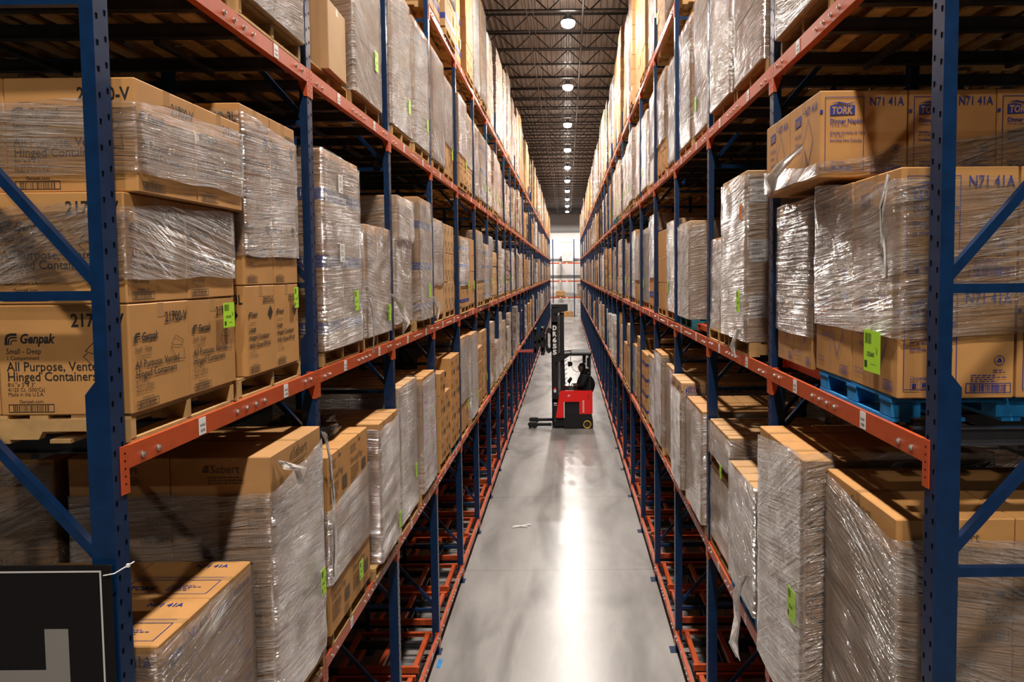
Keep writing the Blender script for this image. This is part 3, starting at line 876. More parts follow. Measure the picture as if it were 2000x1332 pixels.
def lamp(i, y, x=LAMP_X):
    t = thing('high_bay_lamp', 'high bay lamp hidden above the rack ends by the end wall, %s side' % ('left' if x < 0 else 'right') if x != LAMP_X else ('round glowing high bay lamp under the roof, %s from the front along the aisle' % ORD[max(i - 4, 1)]) if i > 4 else 'round high bay lamp over the aisle, out of the frame', 'ceiling lamp', (x, y, LAMP_Z), group='high bay lamps over the aisle')
    def hous():
        mb = MB(); mb.lathe([(.0, .34), (.09, .34), (.10, .18), (.20, .13), (.215, .10), (.0, .10)]); return mb.mesh('housing', 'black', True)
    def lens():
        mb = MB(); mb.lathe([(.21, .10), (.215, .04), (.19, -.03), (.12, -.075), (.0, -.09)]); return mb.mesh('lens', 'lamp', True)
    def hang():
        mb = MB(); mb.cyl((0, 0, .34), (0, 0, .86), .008, n=6); return mb.mesh('hanger', 'joist')
    put('housing', cached('lamp_h', hous), t); put('lens', cached('lamp_l', lens), t); put('hanger', cached('lamp_g', hang), t)
    def lt():
        l = bpy.data.lights.new('lamp_light', 'AREA'); l.shape = 'DISK'; l.size = .42; l.energy = LAMP_W; l.color = LAMP_COL; l.spread = R(163)
        return l
    put('lamp_light', cached('lamp_light', lt), t, (0, 0, -.11))
    def up():
        l = bpy.data.lights.new('lamp_uplight', 'POINT'); l.shadow_soft_size = .2; l.energy = LAMP_W * .012; l.color = LAMP_COL
        return l
    put('lamp_uplight', cached('lamp_up', up), t, (0, 0, .62))
for i, y in enumerate(LAMP_Y): lamp(i, y)
for x in (-3.4, 3.6): lamp(30, 92.2, x)  # unseen pair added to brighten the end wall

# ------------------------------------------------------------------ racking
POST_TOP = 10.45
FRAME_D = 1.07
def post_mesh(s, holes, rear=False):
    def mk():
        mb = MB(); d = s * .06
        mb.box(min(0, d), max(0, d), -.05, .05, .012, POST_TOP)
        if holes:
            z = .35
            while z < POST_TOP - .1:
                for y in (-.028, .028):
                    zz = z + (.03 if y > 0 else 0)
                    mb.add([(-s * .0008, y + a, zz + b) for a, b in ((-.008, .010), (0, .013), (.008, .010), (.005, -.014), (-.005, -.014))], [(0, 1, 2, 3, 4)] if s > 0 else [(4, 3, 2, 1, 0)], 1)
                z += .112
        return mb.mesh('post', ['blue', 'hole'])
    return cached(('post', s, holes), mk)
def guard_mesh(s):
    def mk():
        mb = MB(); a, b = (.06, .11) if s > 0 else (-.11, -.06)
        top = 5.38
        mb.prism([(s * .06, .012), (s * .108, .012), (s * .108, top - .06), (s * .06, top)], 'y', -.047, .047)
        return mb.mesh('reinforcing_post', 'blue')
    return cached(('guard', s), mk)
HZ = [0.30, 0.67, 1.94, 3.21, 4.48, 5.755, 7.03, 8.30, 9.57, 10.3]
def hbrace(s, z):
    def mk():
        mb = MB(); mb.bar((s * .05, 0, 0), (s * (FRAME_D + .01), 0, 0), .04, .042); return mb.mesh('horizontal_brace', 'blue')
    return cached(('hb', s), mk)
def dbrace(s, h):
    def mk():
        mb = MB(); mb.bar((s * .06, .0, .05), (s * (FRAME_D), .0, h - .06), .038, .040); return mb.mesh('diagonal_brace', 'blue')
    return cached(('db', s, h), mk)
def upright(s, k):
    near = k <= 9
    lab = 'tall blue perforated rack upright, %s from the camera on the %s rack' % (ORD[k], SIDE[s])
    if k == 1 and s < 0: lab = 'blue rack upright with the black sign tied to it, beside the stacked cartons'
    if k == 1 and s > 0: lab = 'blue rack upright standing before the blue pallet of napkin cartons'
    t = thing('rack_upright', lab, 'rack upright', (s * FACE[s], PYk(k), 0), group='blue uprights of the %s rack' % SIDE[s])
    if near:
        put('post', post_mesh(s, k <= 6), t)
        put('reinforcing_post', guard_mesh(s), t)
        put('post', post_mesh(-s, False), t, (s * (FRAME_D + .06), 0, 0))
        for z in HZ: put('horizontal_brace', hbrace(s, z), t, (0, 0, z))
        for a, b in zip(HZ[1:-2], HZ[2:-1]): put('diagonal_brace', dbrace(s, round(b - a, 2)), t, (0, 0.001, a))
        def foot():
            mb = MB(); mb.box(-.03, .13, -.09, .09, 0, .012) if s > 0 else mb.box(-.13, .03, -.09, .09, 0, .012); return mb.mesh('foot_plate', 'blue')
        put('foot_plate', cached(('foot', s), foot), t)
        put('foot_plate', cached(('foot', -s), lambda: MB().box(-.08, .08, -.09, .09, 0, .012).mesh('foot_plate', 'blue')), t, (s * (FRAME_D + .03), 0, 0))
    else:
        def mk():
            mb = MB(); d = s * .06
            mb.box(min(0, d), max(0, d), -.05, .05, 0, POST_TOP)
            a, b = sorted((s * .06, s * .108)); mb.box(a, b, -.047, .047, 0, 5.35)
            a, b = sorted((s * FRAME_D, s * (FRAME_D + .06))); mb.box(a, b, -.05, .05, 0, POST_TOP)
            for z in HZ: mb.bar((s * .05, 0, z), (s * (FRAME_D + .01), 0, z), .04, .042)
            for a, b in zip(HZ[1:-2], HZ[2:-1]): mb.bar((s * .06, 0, a + .05), (s * FRAME_D, 0, b - .06), .038, .04)
            return mb.mesh('rack_upright', 'blue')
        put('frame', cached(('upr', s), mk), t)
    return t
for s in (-1, 1):
    for k in range(1, NB + 2): upright(s, k)

BH = .105
def beam_bar(s, L):
    def mk():
        mb = MB(); a, b = sorted((-s * .006, s * .045))
        # stepped profile: front face, ledge behind
        mb.prism([(-s * .006, -BH), (s * .045, -BH), (s * .045, -.028), (s * .016, -.028), (s * .016, 0), (-s * .006, 0)] if s > 0 else
                 [(.006, 0), (-.016, 0), (-.016, -.028), (-.045, -.028), (-.045, -BH), (.006, -BH)], 'y', -L / 2, L / 2)
        return mb.mesh('crossbar', 'orange')
    return cached(('bar', s, L), mk)
def beam_conn(s):
    def mk():
        mb = MB(); a, b = sorted((-s * .007, s * .0))
        mb.box(-.0068 if s > 0 else .0008, -.0008 if s > 0 else .0068, -.042, .012, -.215, .004, 0)
        a, b = sorted((-s * .0065, s * .06))
        mb.prism([(-s * .0065, .004), (s * .06, .004), (s * .06, -.11), (s * .02, -.215), (-s * .0065, -.215)] if s < 0 else
                 [(-.0065, -.215), (.02, -.215), (.06, -.11), (.06, .004), (-.0065, .004)], 'y', -.046, -.041, 0)
        for z in (-.03, -.065, -.10, -.135, -.17):
            mb.add([(-s * .0072, -.016 + .006 * cos(q), z + .006 * sin(q)) for q in [i * pi / 3 for i in range(6)]], [tuple(range(6)) if s < 0 else tuple(range(5, -1, -1))], 1)
        return mb.mesh('end_connector', ['orange', 'hole'])
    return cached(('conn', s), mk)
def bolt_mesh(s):
    def mk():
        mb = MB(); mb.cyl((0, 0, 0), (-s * .004, 0, 0), .016, n=12); mb.cyl((-s * .004, 0, 0), (-s * .014, 0, 0), .0105, n=6); return mb.mesh('bolt', 'bolt')
    return cached(('bolt', s), mk)
def tag_mesh(s, txt):
    def mk():
        mb = MB(); mb.box(-.001, .001, -.036, .036, -.046, .046, 0)
        p = Print()
        if txt: p.t(txt, -.028, -.002, .022, fit=.056, bold=.02); p.bars(-.028, -.036, .056, .024, 3, False)
        mb.v += [(-s * (.0014), (x if s < 0 else -x), y) for x, y, e in p.v]
        o = len(mb.v) - len(p.v)
        mb.f += [tuple(i + o for i in f) for f in p.f]; mb.m += [1] * len(p.f)
        return mb.mesh('location_tag', ['tag', 'ink'])
    return cached(('tag', s, txt), mk)
BOLTS = (-1.10, -.97, -.13, 0.0, .13, .26, 1.00, 1.12)
def crossbeam(s, lv, b):
    yc = (PYk(b) + PYk(b + 1)) / 2; L = P - .104
    t = thing('rack_crossbeam', 'orange rack crossbeam at %s of the %s rack, %s bay from the camera' % (SHELF[lv], SIDE[s], ORD[b]), 'rack beam', (s * FACE[s], yc, LZ[lv]),
              group='orange crossbeams of the %s rack' % SIDE[s])
    lvn = {'D': 0, 'C': 1, 'A': 2, 'B': 3, 'E': 4}[lv]
    if b <= 4:
        put('crossbar', beam_bar(s, L), t)
        put('end_connector', beam_conn(s), t, (0, L / 2 + .036, 0))
        c = put('end_connector', beam_conn(s), t, (0, -L / 2 - .036, 0)); c.scale = (1, -1, 1)
        for y in BOLTS: put('bolt', bolt_mesh(s), t, (-s * .006, y, -.055 + (.012 if y > 0 else -.012) * (abs(y) > .5)))
        num = (240 - 2 * (b - 1) * 2) if s < 0 else (239 - 4 * (b - 1))
        for i, y in enumerate((-.55, .62)): put('location_tag', tag_mesh(s, '1H-%d-%d' % (num - 2 * i, lvn)), t, (-s * .0075, y, -.052))
    else:
        def mk():
            mb = MB(); a, c = sorted((-s * .006, s * .045)); mb.box(a, c, -L / 2, L / 2, -BH, 0, 0)
            for e in (-1, 1):
                a, c = sorted((-s * .007, -s * .0008)); y0, y1 = sorted((e * (L / 2 - .012), e * (L / 2 + .046))); mb.box(a, c, y0, y1, -.215, .004, 0); a, c = sorted((0, s * .055)); y0, y1 = sorted((e * (L / 2 - .012), e * (L / 2 - .002))); mb.box(a, c, y0, y1, -.19, .004, 0)
            for y in BOLTS: a, c = sorted((-s * .006, -s * .018)); mb.box(a, c, y - .013, y + .013, -.068, -.042, 1)
            for y in (-.55, .62): a, c = sorted((-s * .005, -s * .008)); mb.box(a, c, y - .036, y + .036, -.098, -.006, 2)
            return mb.mesh('crossbar', ['orange', 'bolt', 'tag'])
        put('crossbar', cached(('barx', s), mk), t)
BEAM_LAST = 29
for s in (-1, 1):
    for lv in 'DCABE':
        for b in range(1, BEAM_LAST + 1):
            if lv == 'E' and b < 4: continue
            crossbeam(s, lv, b)
    mb = MB()
    for lv in 'DCABE':
        for b in range(BEAM_LAST + 1, NB + 1):
            a, c = sorted((s * (FACE[s] - .006), s * (FACE[s] + .045))); mb.box(a, c, PYk(b) + .05, PYk(b + 1) - .05, LZ[lv] - BH, LZ[lv])
    o = thing('distant_crossbeams', 'orange crossbeams at the far end of the %s rack' % SIDE[s], 'rack beams', me=mb.mesh('distant_crossbeams', 'orange')); o['kind'] = 'stuff'
    for b in range(1, 15):                          # rear crossbeams at floor level, seen between the carts
        def mk():
            mb = MB(); mb.cbox(-.02, .02, -P / 2 + .06, P / 2 - .06, -BH, 0, .004); return mb.mesh('rear_crossbeam', 'orange')
        thing('rear_crossbeam', 'orange crossbeam behind the floor level carts of the %s rack, %s bay' % (SIDE[s], ORD[b]), 'rack beam', (s * (FACE[s] + FRAME_D + .03), (PYk(b) + PYk(b + 1)) / 2, .232),
              group='rear floor crossbeams of the %s rack' % SIDE[s], me=cached('rearbar', mk))

# carts and lanes of the empty floor level
def cart_mesh(s):
    def mk():
        mb = MB(); D = 1.12; W = .50
        for x in (.03, .52, 1.06):
            a, b = sorted((s * x, s * (x + .065))); mb.box(a, b, -W, W, .052, .066)
            a, b = sorted((s * x, s * (x + .006))); mb.box(a, b, -W, W, 0.0, .052)
        for y in (-W, W - .05):
            a, b = sorted((0, s * D)); mb.box(a, b, y, y + .05, .060, .074)
            mb.box(a, b, y if y < 0 else y + .044, (y if y < 0 else y + .044) + .006, -.012, .060)
        return mb.mesh('push_back_cart', 'orange')
    return cached(('cart', s), mk)
def lane_mesh(s):
    def mk():
        mb = MB()
        for y in (-.36, .36):
            a, b = sorted((s * .06, s * 2.6)); mb.box(a, b, y - .035, y + .035, -.006, 0); mb.box(a, b, y - .004, y + .004, -.09, -.006); mb.box(a, b, y - .035, y + .035, -.096, -.09)
        for x in (.55, 1.6, 2.5): mb.box(s * x - .02, s * x + .02, -.36, .36, -.13, -.096)
        for x in (.55, 1.6):
            for y in (-.36, .36): mb.box(s * x - .03, s * x + .03, y - .03, y + .03, -.33, -.096)
        return mb.mesh('lane_frame', 'rail')
    return cached(('lane', s), mk)
def lane2_mesh(s):
    def mk():
        mb = MB()
        for y in (-.36, .36):
            a, b = sorted((s * .01, s * 2.6)); mb.box(a, b, y - .03, y + .03, -.006, 0); mb.box(a, b, y - .004, y + .004, -.08, -.006); mb.box(a, b, y - .03, y + .03, -.086, -.08)
        for x in (.55, 1.6, 2.5): mb.box(s * x - .02, s * x + .02, -.36, .36, -.12, -.086)
        return mb.mesh('lane_frame', 'rail')
    return cached(('lane2', s), mk)
for s in (-1, 1):
    for b in range(1, 21):
        for sl, dy in (('near', .68), ('far', 1.86)):
            y = PYk(b) + dy
            thing('push_back_cart', 'empty orange push-back cart at floor level of the %s rack, %s bay, %s lane' % (SIDE[s], ORD[b], sl), 'rack cart', (s * (FACE[s] + .08), y, .345),
                  group='empty carts of the %s rack' % SIDE[s], me=cart_mesh(s))
            if b <= 20:
                thing('lane_frame', 'dark steel lane rails under the cart, floor level, %s rack, %s bay, %s lane' % (SIDE[s], ORD[b], sl), 'rack rail', (s * (FACE[s] + .05), y, .33),
                      group='lane rails of the %s rack' % SIDE[s], me=lane_mesh(s))
    for b in range(1, 5):                           # lanes under the loads of the upper shelves
        for lv in 'CAB':
            for sl, dy in (('near', .66), ('far', 1.86)):
                thing('lane_frame', 'dark push-back lane rails on the %s, %s rack, %s bay, %s half' % (SHELF[lv], SIDE[s], ORD[b], sl), 'rack rail', (s * (FACE[s] + .05), PYk(b) + dy, LZ[lv] - .001),
                      group='upper lane rails of the %s rack' % SIDE[s], me=lane2_mesh(s))
    mb = MB()
    for b in range(21, NB + 1):
        for dy in (.68, 1.86):
            for x in (.03, .5, 1.0):
                a, c = sorted((s * (FACE[s] + .08 + x), s * (FACE[s] + .14 + x))); mb.box(a, c, PYk(b) + dy - .5, PYk(b) + dy + .5, .38, .42)
    o = thing('distant_carts', 'orange carts at floor level, far end of the %s rack' % SIDE[s], 'rack carts', me=mb.mesh('distant_carts', 'orange')); o['kind'] = 'stuff'
# ------------------------------------------------------------------ loads near the camera, one by one
PB = .13                                           # pallet height
def zb(lv): return LZ[lv]
USED = set()
def slot(s, lv, b, i): USED.add((s, lv, b, i))
def pal(s, lv, y0, y1, xf, label, kind='stringer', mt='wood', near=True, z=None):
    yc = (y0 + y1) / 2; b = int((yc - PYk(1)) // P) + 1
    yc = min(max(yc, PYk(b) + .575), PYk(b + 1) - .575)
    add_pallet((s * (xf + .61), yc, zb(lv) if z is None else z), label, 'pallets on the %s of the %s rack' % (SHELF[lv], SIDE[s]), near, kind, mt)

G = lambda s, lv: 'pallet loads on the %s of the %s rack' % (SHELF[lv], SIDE[s])
# left, second shelf
slot(-1, 'A', 1, 0); slot(-1, 'A', 1, 1)
pal(-1, 'A', 3.28, 4.30, 2.02, 'wooden pallet under the large cartons marked 21700-V')
load(-1, 5.20, 3.28, 4.33, [.513, .513, .525], 2, 2, 2.01, 1.22, 'card_warm', 'genpak', [(.60, .99), (1.09, 1.47)],
     'three tiers of brown cartons printed All Purpose, Vented, green sticker, upper tiers filmed', G(-1, 'A'), [(4.14, 5.535, .135, .145, '1291143', 'green')],
     shifts={2: (.045, .05)}, slant=.05, step=.035, seed=11)
pal(-1, 'A', 4.40, 5.36, 2.02, 'wooden pallet under the cartons marked 203CO-3L')
load(-1, 5.20, 4.46, 5.34, [.575, .55, .575], 2, 2, 2.0, 1.2, 'card_warm', 'genpak3', [(.80, 1.62)],
     'brown cartons with black diamond marked 203CO-3L, top tiers under streaked film', G(-1, 'A'), [(5.20, 5.60, .075, .15, '1291150', 'green')], slant=-.08, step=.035, seed=5)
slot(-1, 'A', 2, 0); slot(-1, 'A', 2, 1)
pal(-1, 'A', 5.9, 6.95, 2.02, 'wooden pallet under the blue-banded cartons next to second upright')
load(-1, 5.20, 5.90, 6.95, [.555, .555, .565], 2, 2, 2.0, 1.2, 'card', 'band', [(.02, 1.66)], 'filmed cartons with a blue printed band round each, three tiers high', G(-1, 'A'),
     [(6.68, 5.50, .12, .19, '1291161', 'green')], papers=[('aisle', 6.28, 6.55, .12, .16), ('aisle', 6.28, 5.95, .12, .16)], slant=-.05, seed=21)
pal(-1, 'A', 7.1, 8.1, 2.02, 'wooden pallet under the narrow filmed load before the third upright')
load(-1, 5.20, 7.12, 8.10, [.57, .57], 2, 2, 2.0, 1.2, 'card_warm', 'small', [(.0, 1.13)], 'two tiers of brown cartons in film, torn film hanging at their lower corner', G(-1, 'A'),
     [(7.92, 5.32, .11, .18, '1291170', 'green')], seed=23, tails=[([(-1.96, 7.9, 5.62), (-1.90, 7.98, 5.5), (-1.86, 8.06, 5.38), (-1.85, 8.10, 5.28), (-1.87, 8.12, 5.17)], [.10, .30, .34, .16, .03]), ([(-1.97, 7.14, 5.6), (-1.95, 7.13, 5.4), (-1.94, 7.15, 5.2), (-1.95, 7.15, 5.05)], [.04, .08, .06, .02])])
slot(-1, 'A', 3, 0); slot(-1, 'A', 3, 1)
pal(-1, 'A', 8.3, 9.2, 2.02, 'pallet under the film-crumpled load after the third upright', mt='wood')
load(-1, 5.20, 8.34, 9.20, [.52, .52, .52], 2, 2, 2.0, 1.2, 'card', None, [(.05, 1.55)], 'filmed cartons just past the third upright, dark lettering on the upper near side', G(-1, 'A'),
     stylef=lambda i, j, r: 'fabri' if i == 2 else None, shifts={2: (.03, .06)}, seed=31, fm='film_thick')
pal(-1, 'A', 9.6, 10.55, 2.02, 'pallet under the tall blue-banded load before the fourth upright')
load(-1, 5.20, 9.62, 10.50, [.55, .55, .57], 2, 2, 1.98, 1.2, 'card', 'band', [(.0, 1.64)], 'tall filmed load with blue bands, just before the fourth upright', G(-1, 'A'), [(10.2, 5.5, .12, .2, '1291188', 'green')], seed=37,
     tails=[([(-1.95, 10.3, 5.5), (-1.9, 10.42, 5.35), (-1.92, 10.45, 5.2)], [.2, .25, .05])])
# left, first shelf
slot(-1, 'C', 1, 0); slot(-1, 'C', 1, 1)
pal(-1, 'C', 3.4, 4.44, 2.02, 'wooden pallet under the napkin cartons beside the black sign')
def toptork(wd, d):
    p = Print(); p.o(.05, .05, wd - .05, d * .45, .004); p.t('TORK', .08, .10, .07, fit=.16, bold=.03); p.t('N71 41A', wd * .5, d * .8, .06, fit=.2); p.greek(.3, d * .3, .2, 4, .012); p.line([(.05, d * .52), (wd - .05, d * .52)], .003)
    return p
L1 = load(-1, 2.83, 3.40, 4.44, [.605, .605], 2, 2, 2.01, 1.22, 'card_warm', 'tork', [(.0, 1.20)], 'low load of napkin cartons in crinkled film beside the black sign', G(-1, 'C'), seed=41, step=.035)
for c in [o for o in L1.children if o.name.startswith('carton')][4:8]:
    put('printing', cached('toptork', lambda: face_mesh([('top', toptork(.61, .52))], (.61, .52, .605), ['ink_blue', 'card'])), c)
pal(-1, 'C', 4.62, 5.56, 1.97, 'wooden pallet under the tall heavily filmed stack in the first bay')
load(-1, 2.83, 4.60, 5.55, [.62, .605, .605], 1, 2, 1.94, 1.32, 'card', 'sabert', [(.0, 1.66)], 'tall load of brown cartons thick with slanting film, under the 21700-V cartons', G(-1, 'C'),
     [(5.42, 3.35, .11, .2, '1291102', 'green')], seed=43, slant=.14, step=.035, fm='film_thick',
     tails=[([(-1.92, 4.66, 4.62), (-1.90, 4.75, 4.56), (-1.89, 4.86, 4.50), (-1.89, 4.95, 4.38)], [.05, .16, .22, .08]), ([(-1.90, 5.5, 4.62), (-1.88, 5.58, 4.4), (-1.87, 5.58, 4.1), (-1.87, 5.59, 3.7), (-1.87, 5.57, 3.45)], [.04, .06, .05, .06, .02])])
slot(-1, 'C', 2, 0); slot(-1, 'C', 2, 1)
pal(-1, 'C', 5.85, 6.95, 2.0, 'wooden pallet under the loaf tray cartons')
load(-1, 2.83, 5.80, 7.00, [.51, .50, .50], 2, 2, 1.98, 1.2, 'card_warm', 'loaf', [(.38, 1.12)], 'brown tray cartons printed in black, belt of film round the middle', G(-1, 'C'),
     [(6.55, 2.98, .12, .17, '1291120', 'green')], seed=47, slant=.12, step=.04)
pal(-1, 'C', 7.3, 8.2, 1.98, 'wooden pallet under the pale filmed load before the third upright')
load(-1, 2.83, 7.30, 8.13, [.50, .49, .48], 2, 2, 1.95, 1.2, 'card', None, [(.0, 1.40)], 'pale filmed load with tape-bright corner, before the third upright', G(-1, 'C'), [(8.0, 2.95, .1, .18, '1291127', 'green')],
     seed=53, step=.04, fm='film_thick')
slot(-1, 'C', 3, 0); slot(-1, 'C', 3, 1)
pal(-1, 'C', 8.4, 9.4, 2.0, 'wooden pallet under the dark red printed load past the third upright')
load(-1, 2.83, 8.40, 9.36, [.56, .56, .54], 2, 2, 2.0, 1.2, 'card_pale', 'small', [(.0, 1.66)], 'tall grey-filmed load just past the third upright', G(-1, 'C'), [(9.15, 3.2, .1, .18, '1291131', 'green')], seed=59, fm='film_thick')
pal(-1, 'C', 9.6, 10.6, 2.0, 'wooden pallet under the red printed load before the fourth upright')
load(-1, 2.83, 9.62, 10.58, [.53, .53, .53], 2, 2, 1.98, 1.2, 'card_warm', 'red', [(.0, 1.56)], 'filmed load with red printing before the fourth upright', G(-1, 'C'), seed=61)

# left, third shelf
slot(-1, 'B', 1, 0); slot(-1, 'B', 1, 1); slot(-1, 'B', 2, 0); slot(-1, 'B', 2, 1)
pal(-1, 'B', 3.3, 4.3, 2.02, 'wooden pallet high in the first bay of the left rack, near half')
load(-1, 7.57, 3.30, 4.30, [.55, .55, .5], 2, 1, 2.0, 1.2, 'card', None, [(.0, 1.58)], 'filmed load high in the first bay of the left rack, near half', G(-1, 'B'), seed=67)
pal(-1, 'B', 4.5, 5.5, 2.0, 'wooden pallet under the shiny filmed load above the 203CO-3L cartons')
load(-1, 7.57, 4.48, 5.52, [.55, .55, .55], 2, 1, 1.98, 1.2, 'card_pale', None, [(-.03, 1.62)], 'shiny filmed load on the third shelf above the 203CO-3L cartons', G(-1, 'B'), seed=71, fm='film_thick')
pal(-1, 'B', 5.9, 6.75, 2.05, 'wooden pallet under the shaded cartons with one carton jutting out')
load(-1, 7.57, 5.86, 6.78, [.52, .52, .52], 2, 1, 2.26, 1.1, 'card', 'small', None, 'shaded brown cartons on the third shelf behind one jutting carton', G(-1, 'B'), seed=73)
thing('carton', 'single bare carton jutting out over the beam on the third shelf', 'carton', (-2.12, 6.42, 7.575), (0, 0, .03), 'loose cartons', me=carton_mesh(.24, .54, .60, 'card_pale'))
pal(-1, 'B', 6.85, 7.85, 2.02, 'wooden pallet under the creased film load left of the third upright, third shelf')
load(-1, 7.57, 6.86, 7.84, [.55, .55, .54], 2, 1, 1.99, 1.2, 'card', None, [(-.05, 1.62)], 'creased filmed load with green sticker on the third shelf, before the third upright', G(-1, 'B'), [(7.55, 7.95, .12, .2, '1291201', 'green')], seed=79, fm='film_thick')

# right, second shelf
slot(1, 'A', 1, 0); slot(1, 'A', 1, 1)
pal(1, 'A', 3.55, 4.65, 1.63, 'chipped blue pallet under the napkin cartons', 'block', 'wood_blue')
load(1, 5.20, 3.51, 4.68, [.575, .565], 2, 2, 1.625, 1.17, 'card_warm', 'tork', [(.30, 1.13)], 'two tiers of napkin cartons in torn film on the blue pallet, green sticker', G(1, 'A'),
     [(3.66, 5.30, .20, .22, '1253669', 'green')], seed=83, slant=.10, step=.03,
     tails=[([(1.61, 3.60, 6.31), (1.59, 3.62, 6.15), (1.585, 3.60, 5.95), (1.59, 3.57, 5.8)], [.02, .04, .03, .015])])
load(1, 5.165, 4.80, 5.58, [.585, .585], 2, 2, 1.64, 1.17, 'card', 'tork', [(.22, 1.16)], 'shaded napkin cartons beside the second upright, below the overhanging tier', G(1, 'A'), seed=89)
load(1, 6.392, 4.33, 5.50, [.52], 2, 3, 1.52, 1.58, 'card_warm', 'tork', [(.02, .27)], 'tilted top tier of napkin cartons jutting into the aisle, film torn', G(1, 'A'), seed=97, slant=.10, slx=.26, step=.03,
     name='napkin_carton_tier', tails=[([(1.505, 4.6, 6.62), (1.48, 4.8, 6.55), (1.47, 5.0, 6.48), (1.48, 5.2, 6.38)], [.12, .22, .2, .1])])
thing('push_back_cart', 'orange push-back cart under the shaded napkin cartons by the second upright', 'rack cart', (1.70, 5.19, 5.087), group='carts on the second shelf', me=cart_mesh(1)).scale = (1, .9, 1)
slot(1, 'A', 2, 0); slot(1, 'A', 2, 1)
pal(1, 'A', 6.38, 7.38, 1.62, 'wooden pallet under the filmed load with white labels')
load(1, 5.20, 6.38, 7.40, [.47, .53, .53], 2, 1, 1.60, 1.2, 'card_pale', None, [(-.06, 1.50)], 'filmed three-tier load with white labels facing the camera, green sticker', G(1, 'A'),
     [(6.55, 5.46, .13, .2, '1253702', 'green'), (6.5, 6.30, .08, .14, '12', 'olive_tag')], papers=[('near', -.58, 6.45, .17, .20), ('near', -.58, 5.92, .17, .20), ('near', -.58, 5.42, .17, .20)], seed=101, fm='film_thick',
     tails=[([(1.58, 6.6, 5.3), (1.56, 6.65, 5.15), (1.555, 6.62, 5.05)], [.1, .12, .05])])
pal(1, 'A', 7.6, 8.15, 1.62, 'dark pallet behind the third upright of the right rack')
load(1, 5.20, 7.56, 8.14, [.5, .5], 1, 1, 1.64, 1.2, 'card', None, [(0, .98)], 'narrow filmed load squeezed before the third upright of the right rack', G(1, 'A'), seed=103)
slot(1, 'A', 3, 0); slot(1, 'A', 3, 1)
thing('push_back_cart', 'empty orange push-back cart on the second shelf, right rack, past the third upright', 'rack cart', (1.70, 8.85, 5.085), group='carts on the second shelf', me=cart_mesh(1))
pal(1, 'A', 9.42, 10.4, 1.64, 'teal pallet under the pale filmed load before the fourth upright', 'block', 'wood_teal')
load(1, 5.20, 9.45, 10.42, [.44, .44, .43], 1, 2, 1.62, 1.2, 'card_pale', None, [(-.02, 1.28)], 'pale crumpled filmed load on the teal pallet', G(1, 'A'), seed=107, fm='film_thick', papers=[('near', .1, 6.2, .2, .2)])
# right, first shelf
slot(1, 'C', 1, 0); slot(1, 'C', 1, 1)
pal(1, 'C', 3.5, 4.44, 1.64, 'wooden pallet under the open-topped filmed stack by the first upright, first shelf')
load(1, 2.83, 3.50, 4.44, [.54, .57, .66], 1, 2, 1.625, 1.2, 'card_warm', 'sabert', [(.0, 1.71)], 'broad filmed stack whose top flaps lie in light, below the blue pallet', G(1, 'C'), seed=109, slant=.08, step=.035, fm='film_thick')
pal(1, 'C', 4.55, 5.5, 1.55, 'wooden pallet under the tall bowl cartons')
load(1, 2.83, 4.50, 5.56, [.60, .60, .60], 2, 3, 1.50, 1.2, 'card_warm', 'bowl', [(.0, 1.79)], 'tall filmed stack with bowl drawings and a green sticker', G(1, 'C'), [(4.60, 3.50, .15, .22, '1253640', 'green')], seed=113, slant=-.12, step=.035, fm='film_thick')
slot(1, 'C', 2, 0); slot(1, 'C', 2, 1)
pal(1, 'C', 6.05, 7.0, 1.62, 'splintered blue pallet under the sagging filmed load', 'block', 'wood_blue')
load(1, 2.83, 6.05, 7.02, [.56, .58], 2, 2, 1.60, 1.2, 'card_pale', None, [(-.02, 1.15)], 'sagging filmed load with pale flaps on top, beside the tall bowl cartons', G(1, 'C'), seed=127, fm='film_thick',
     tails=[([(1.58, 6.3, 3.1), (1.55, 6.35, 2.9), (1.53, 6.33, 2.7), (1.52, 6.3, 2.5), (1.53, 6.28, 2.35)], [.15, .22, .15, .2, .08])])
pal(1, 'C', 7.2, 8.2, 1.64, 'wooden pallet at the bottom of the double stack, first shelf')
load(1, 2.83, 7.16, 8.13, [.41, .40], 2, 1, 1.64, 1.2, 'card', None, [(0, .80)], 'grey filmed load under a second pallet, before the third upright', G(1, 'C'), seed=131, fm='film_thick')
pal(1, 'C', 7.18, 8.18, 1.64, 'wooden pallet between two filmed loads, green sticker above', z=3.645)
load(1, 3.78, 7.14, 8.13, [.19, .19], 4, 4, 1.62, 1.2, 'card_pale', None, [(0, .37)], 'shallow filmed load of many small cartons on the upper pallet', G(1, 'C'), [(7.4, 3.66, .1, .14, '1253651', 'green')], seed=137)
slot(1, 'C', 3, 0); slot(1, 'C', 3, 1)
pal(1, 'C', 8.4, 9.4, 1.62, 'wooden pallet under the double brown carton load past the third upright')
load(1, 2.83, 8.36, 9.45, [.66, .70], 1, 2, 1.58, 1.2, 'card', None, [(.0, 1.34)], 'dull filmed load with wide brown cartons past the third upright', G(1, 'C'), seed=139, fm='film_thick')
pal(1, 'C', 9.75, 10.6, 1.60, 'wooden pallet under the logo cartons before the fourth upright')
load(1, 2.83, 9.72, 10.62, [.5, .5, .49], 2, 2, 1.55, 1.2, 'card_pale', 'tork', [(.0, 1.35)], 'filmed cartons with a blue logo before the fourth upright, first shelf', G(1, 'C'), seed=149)
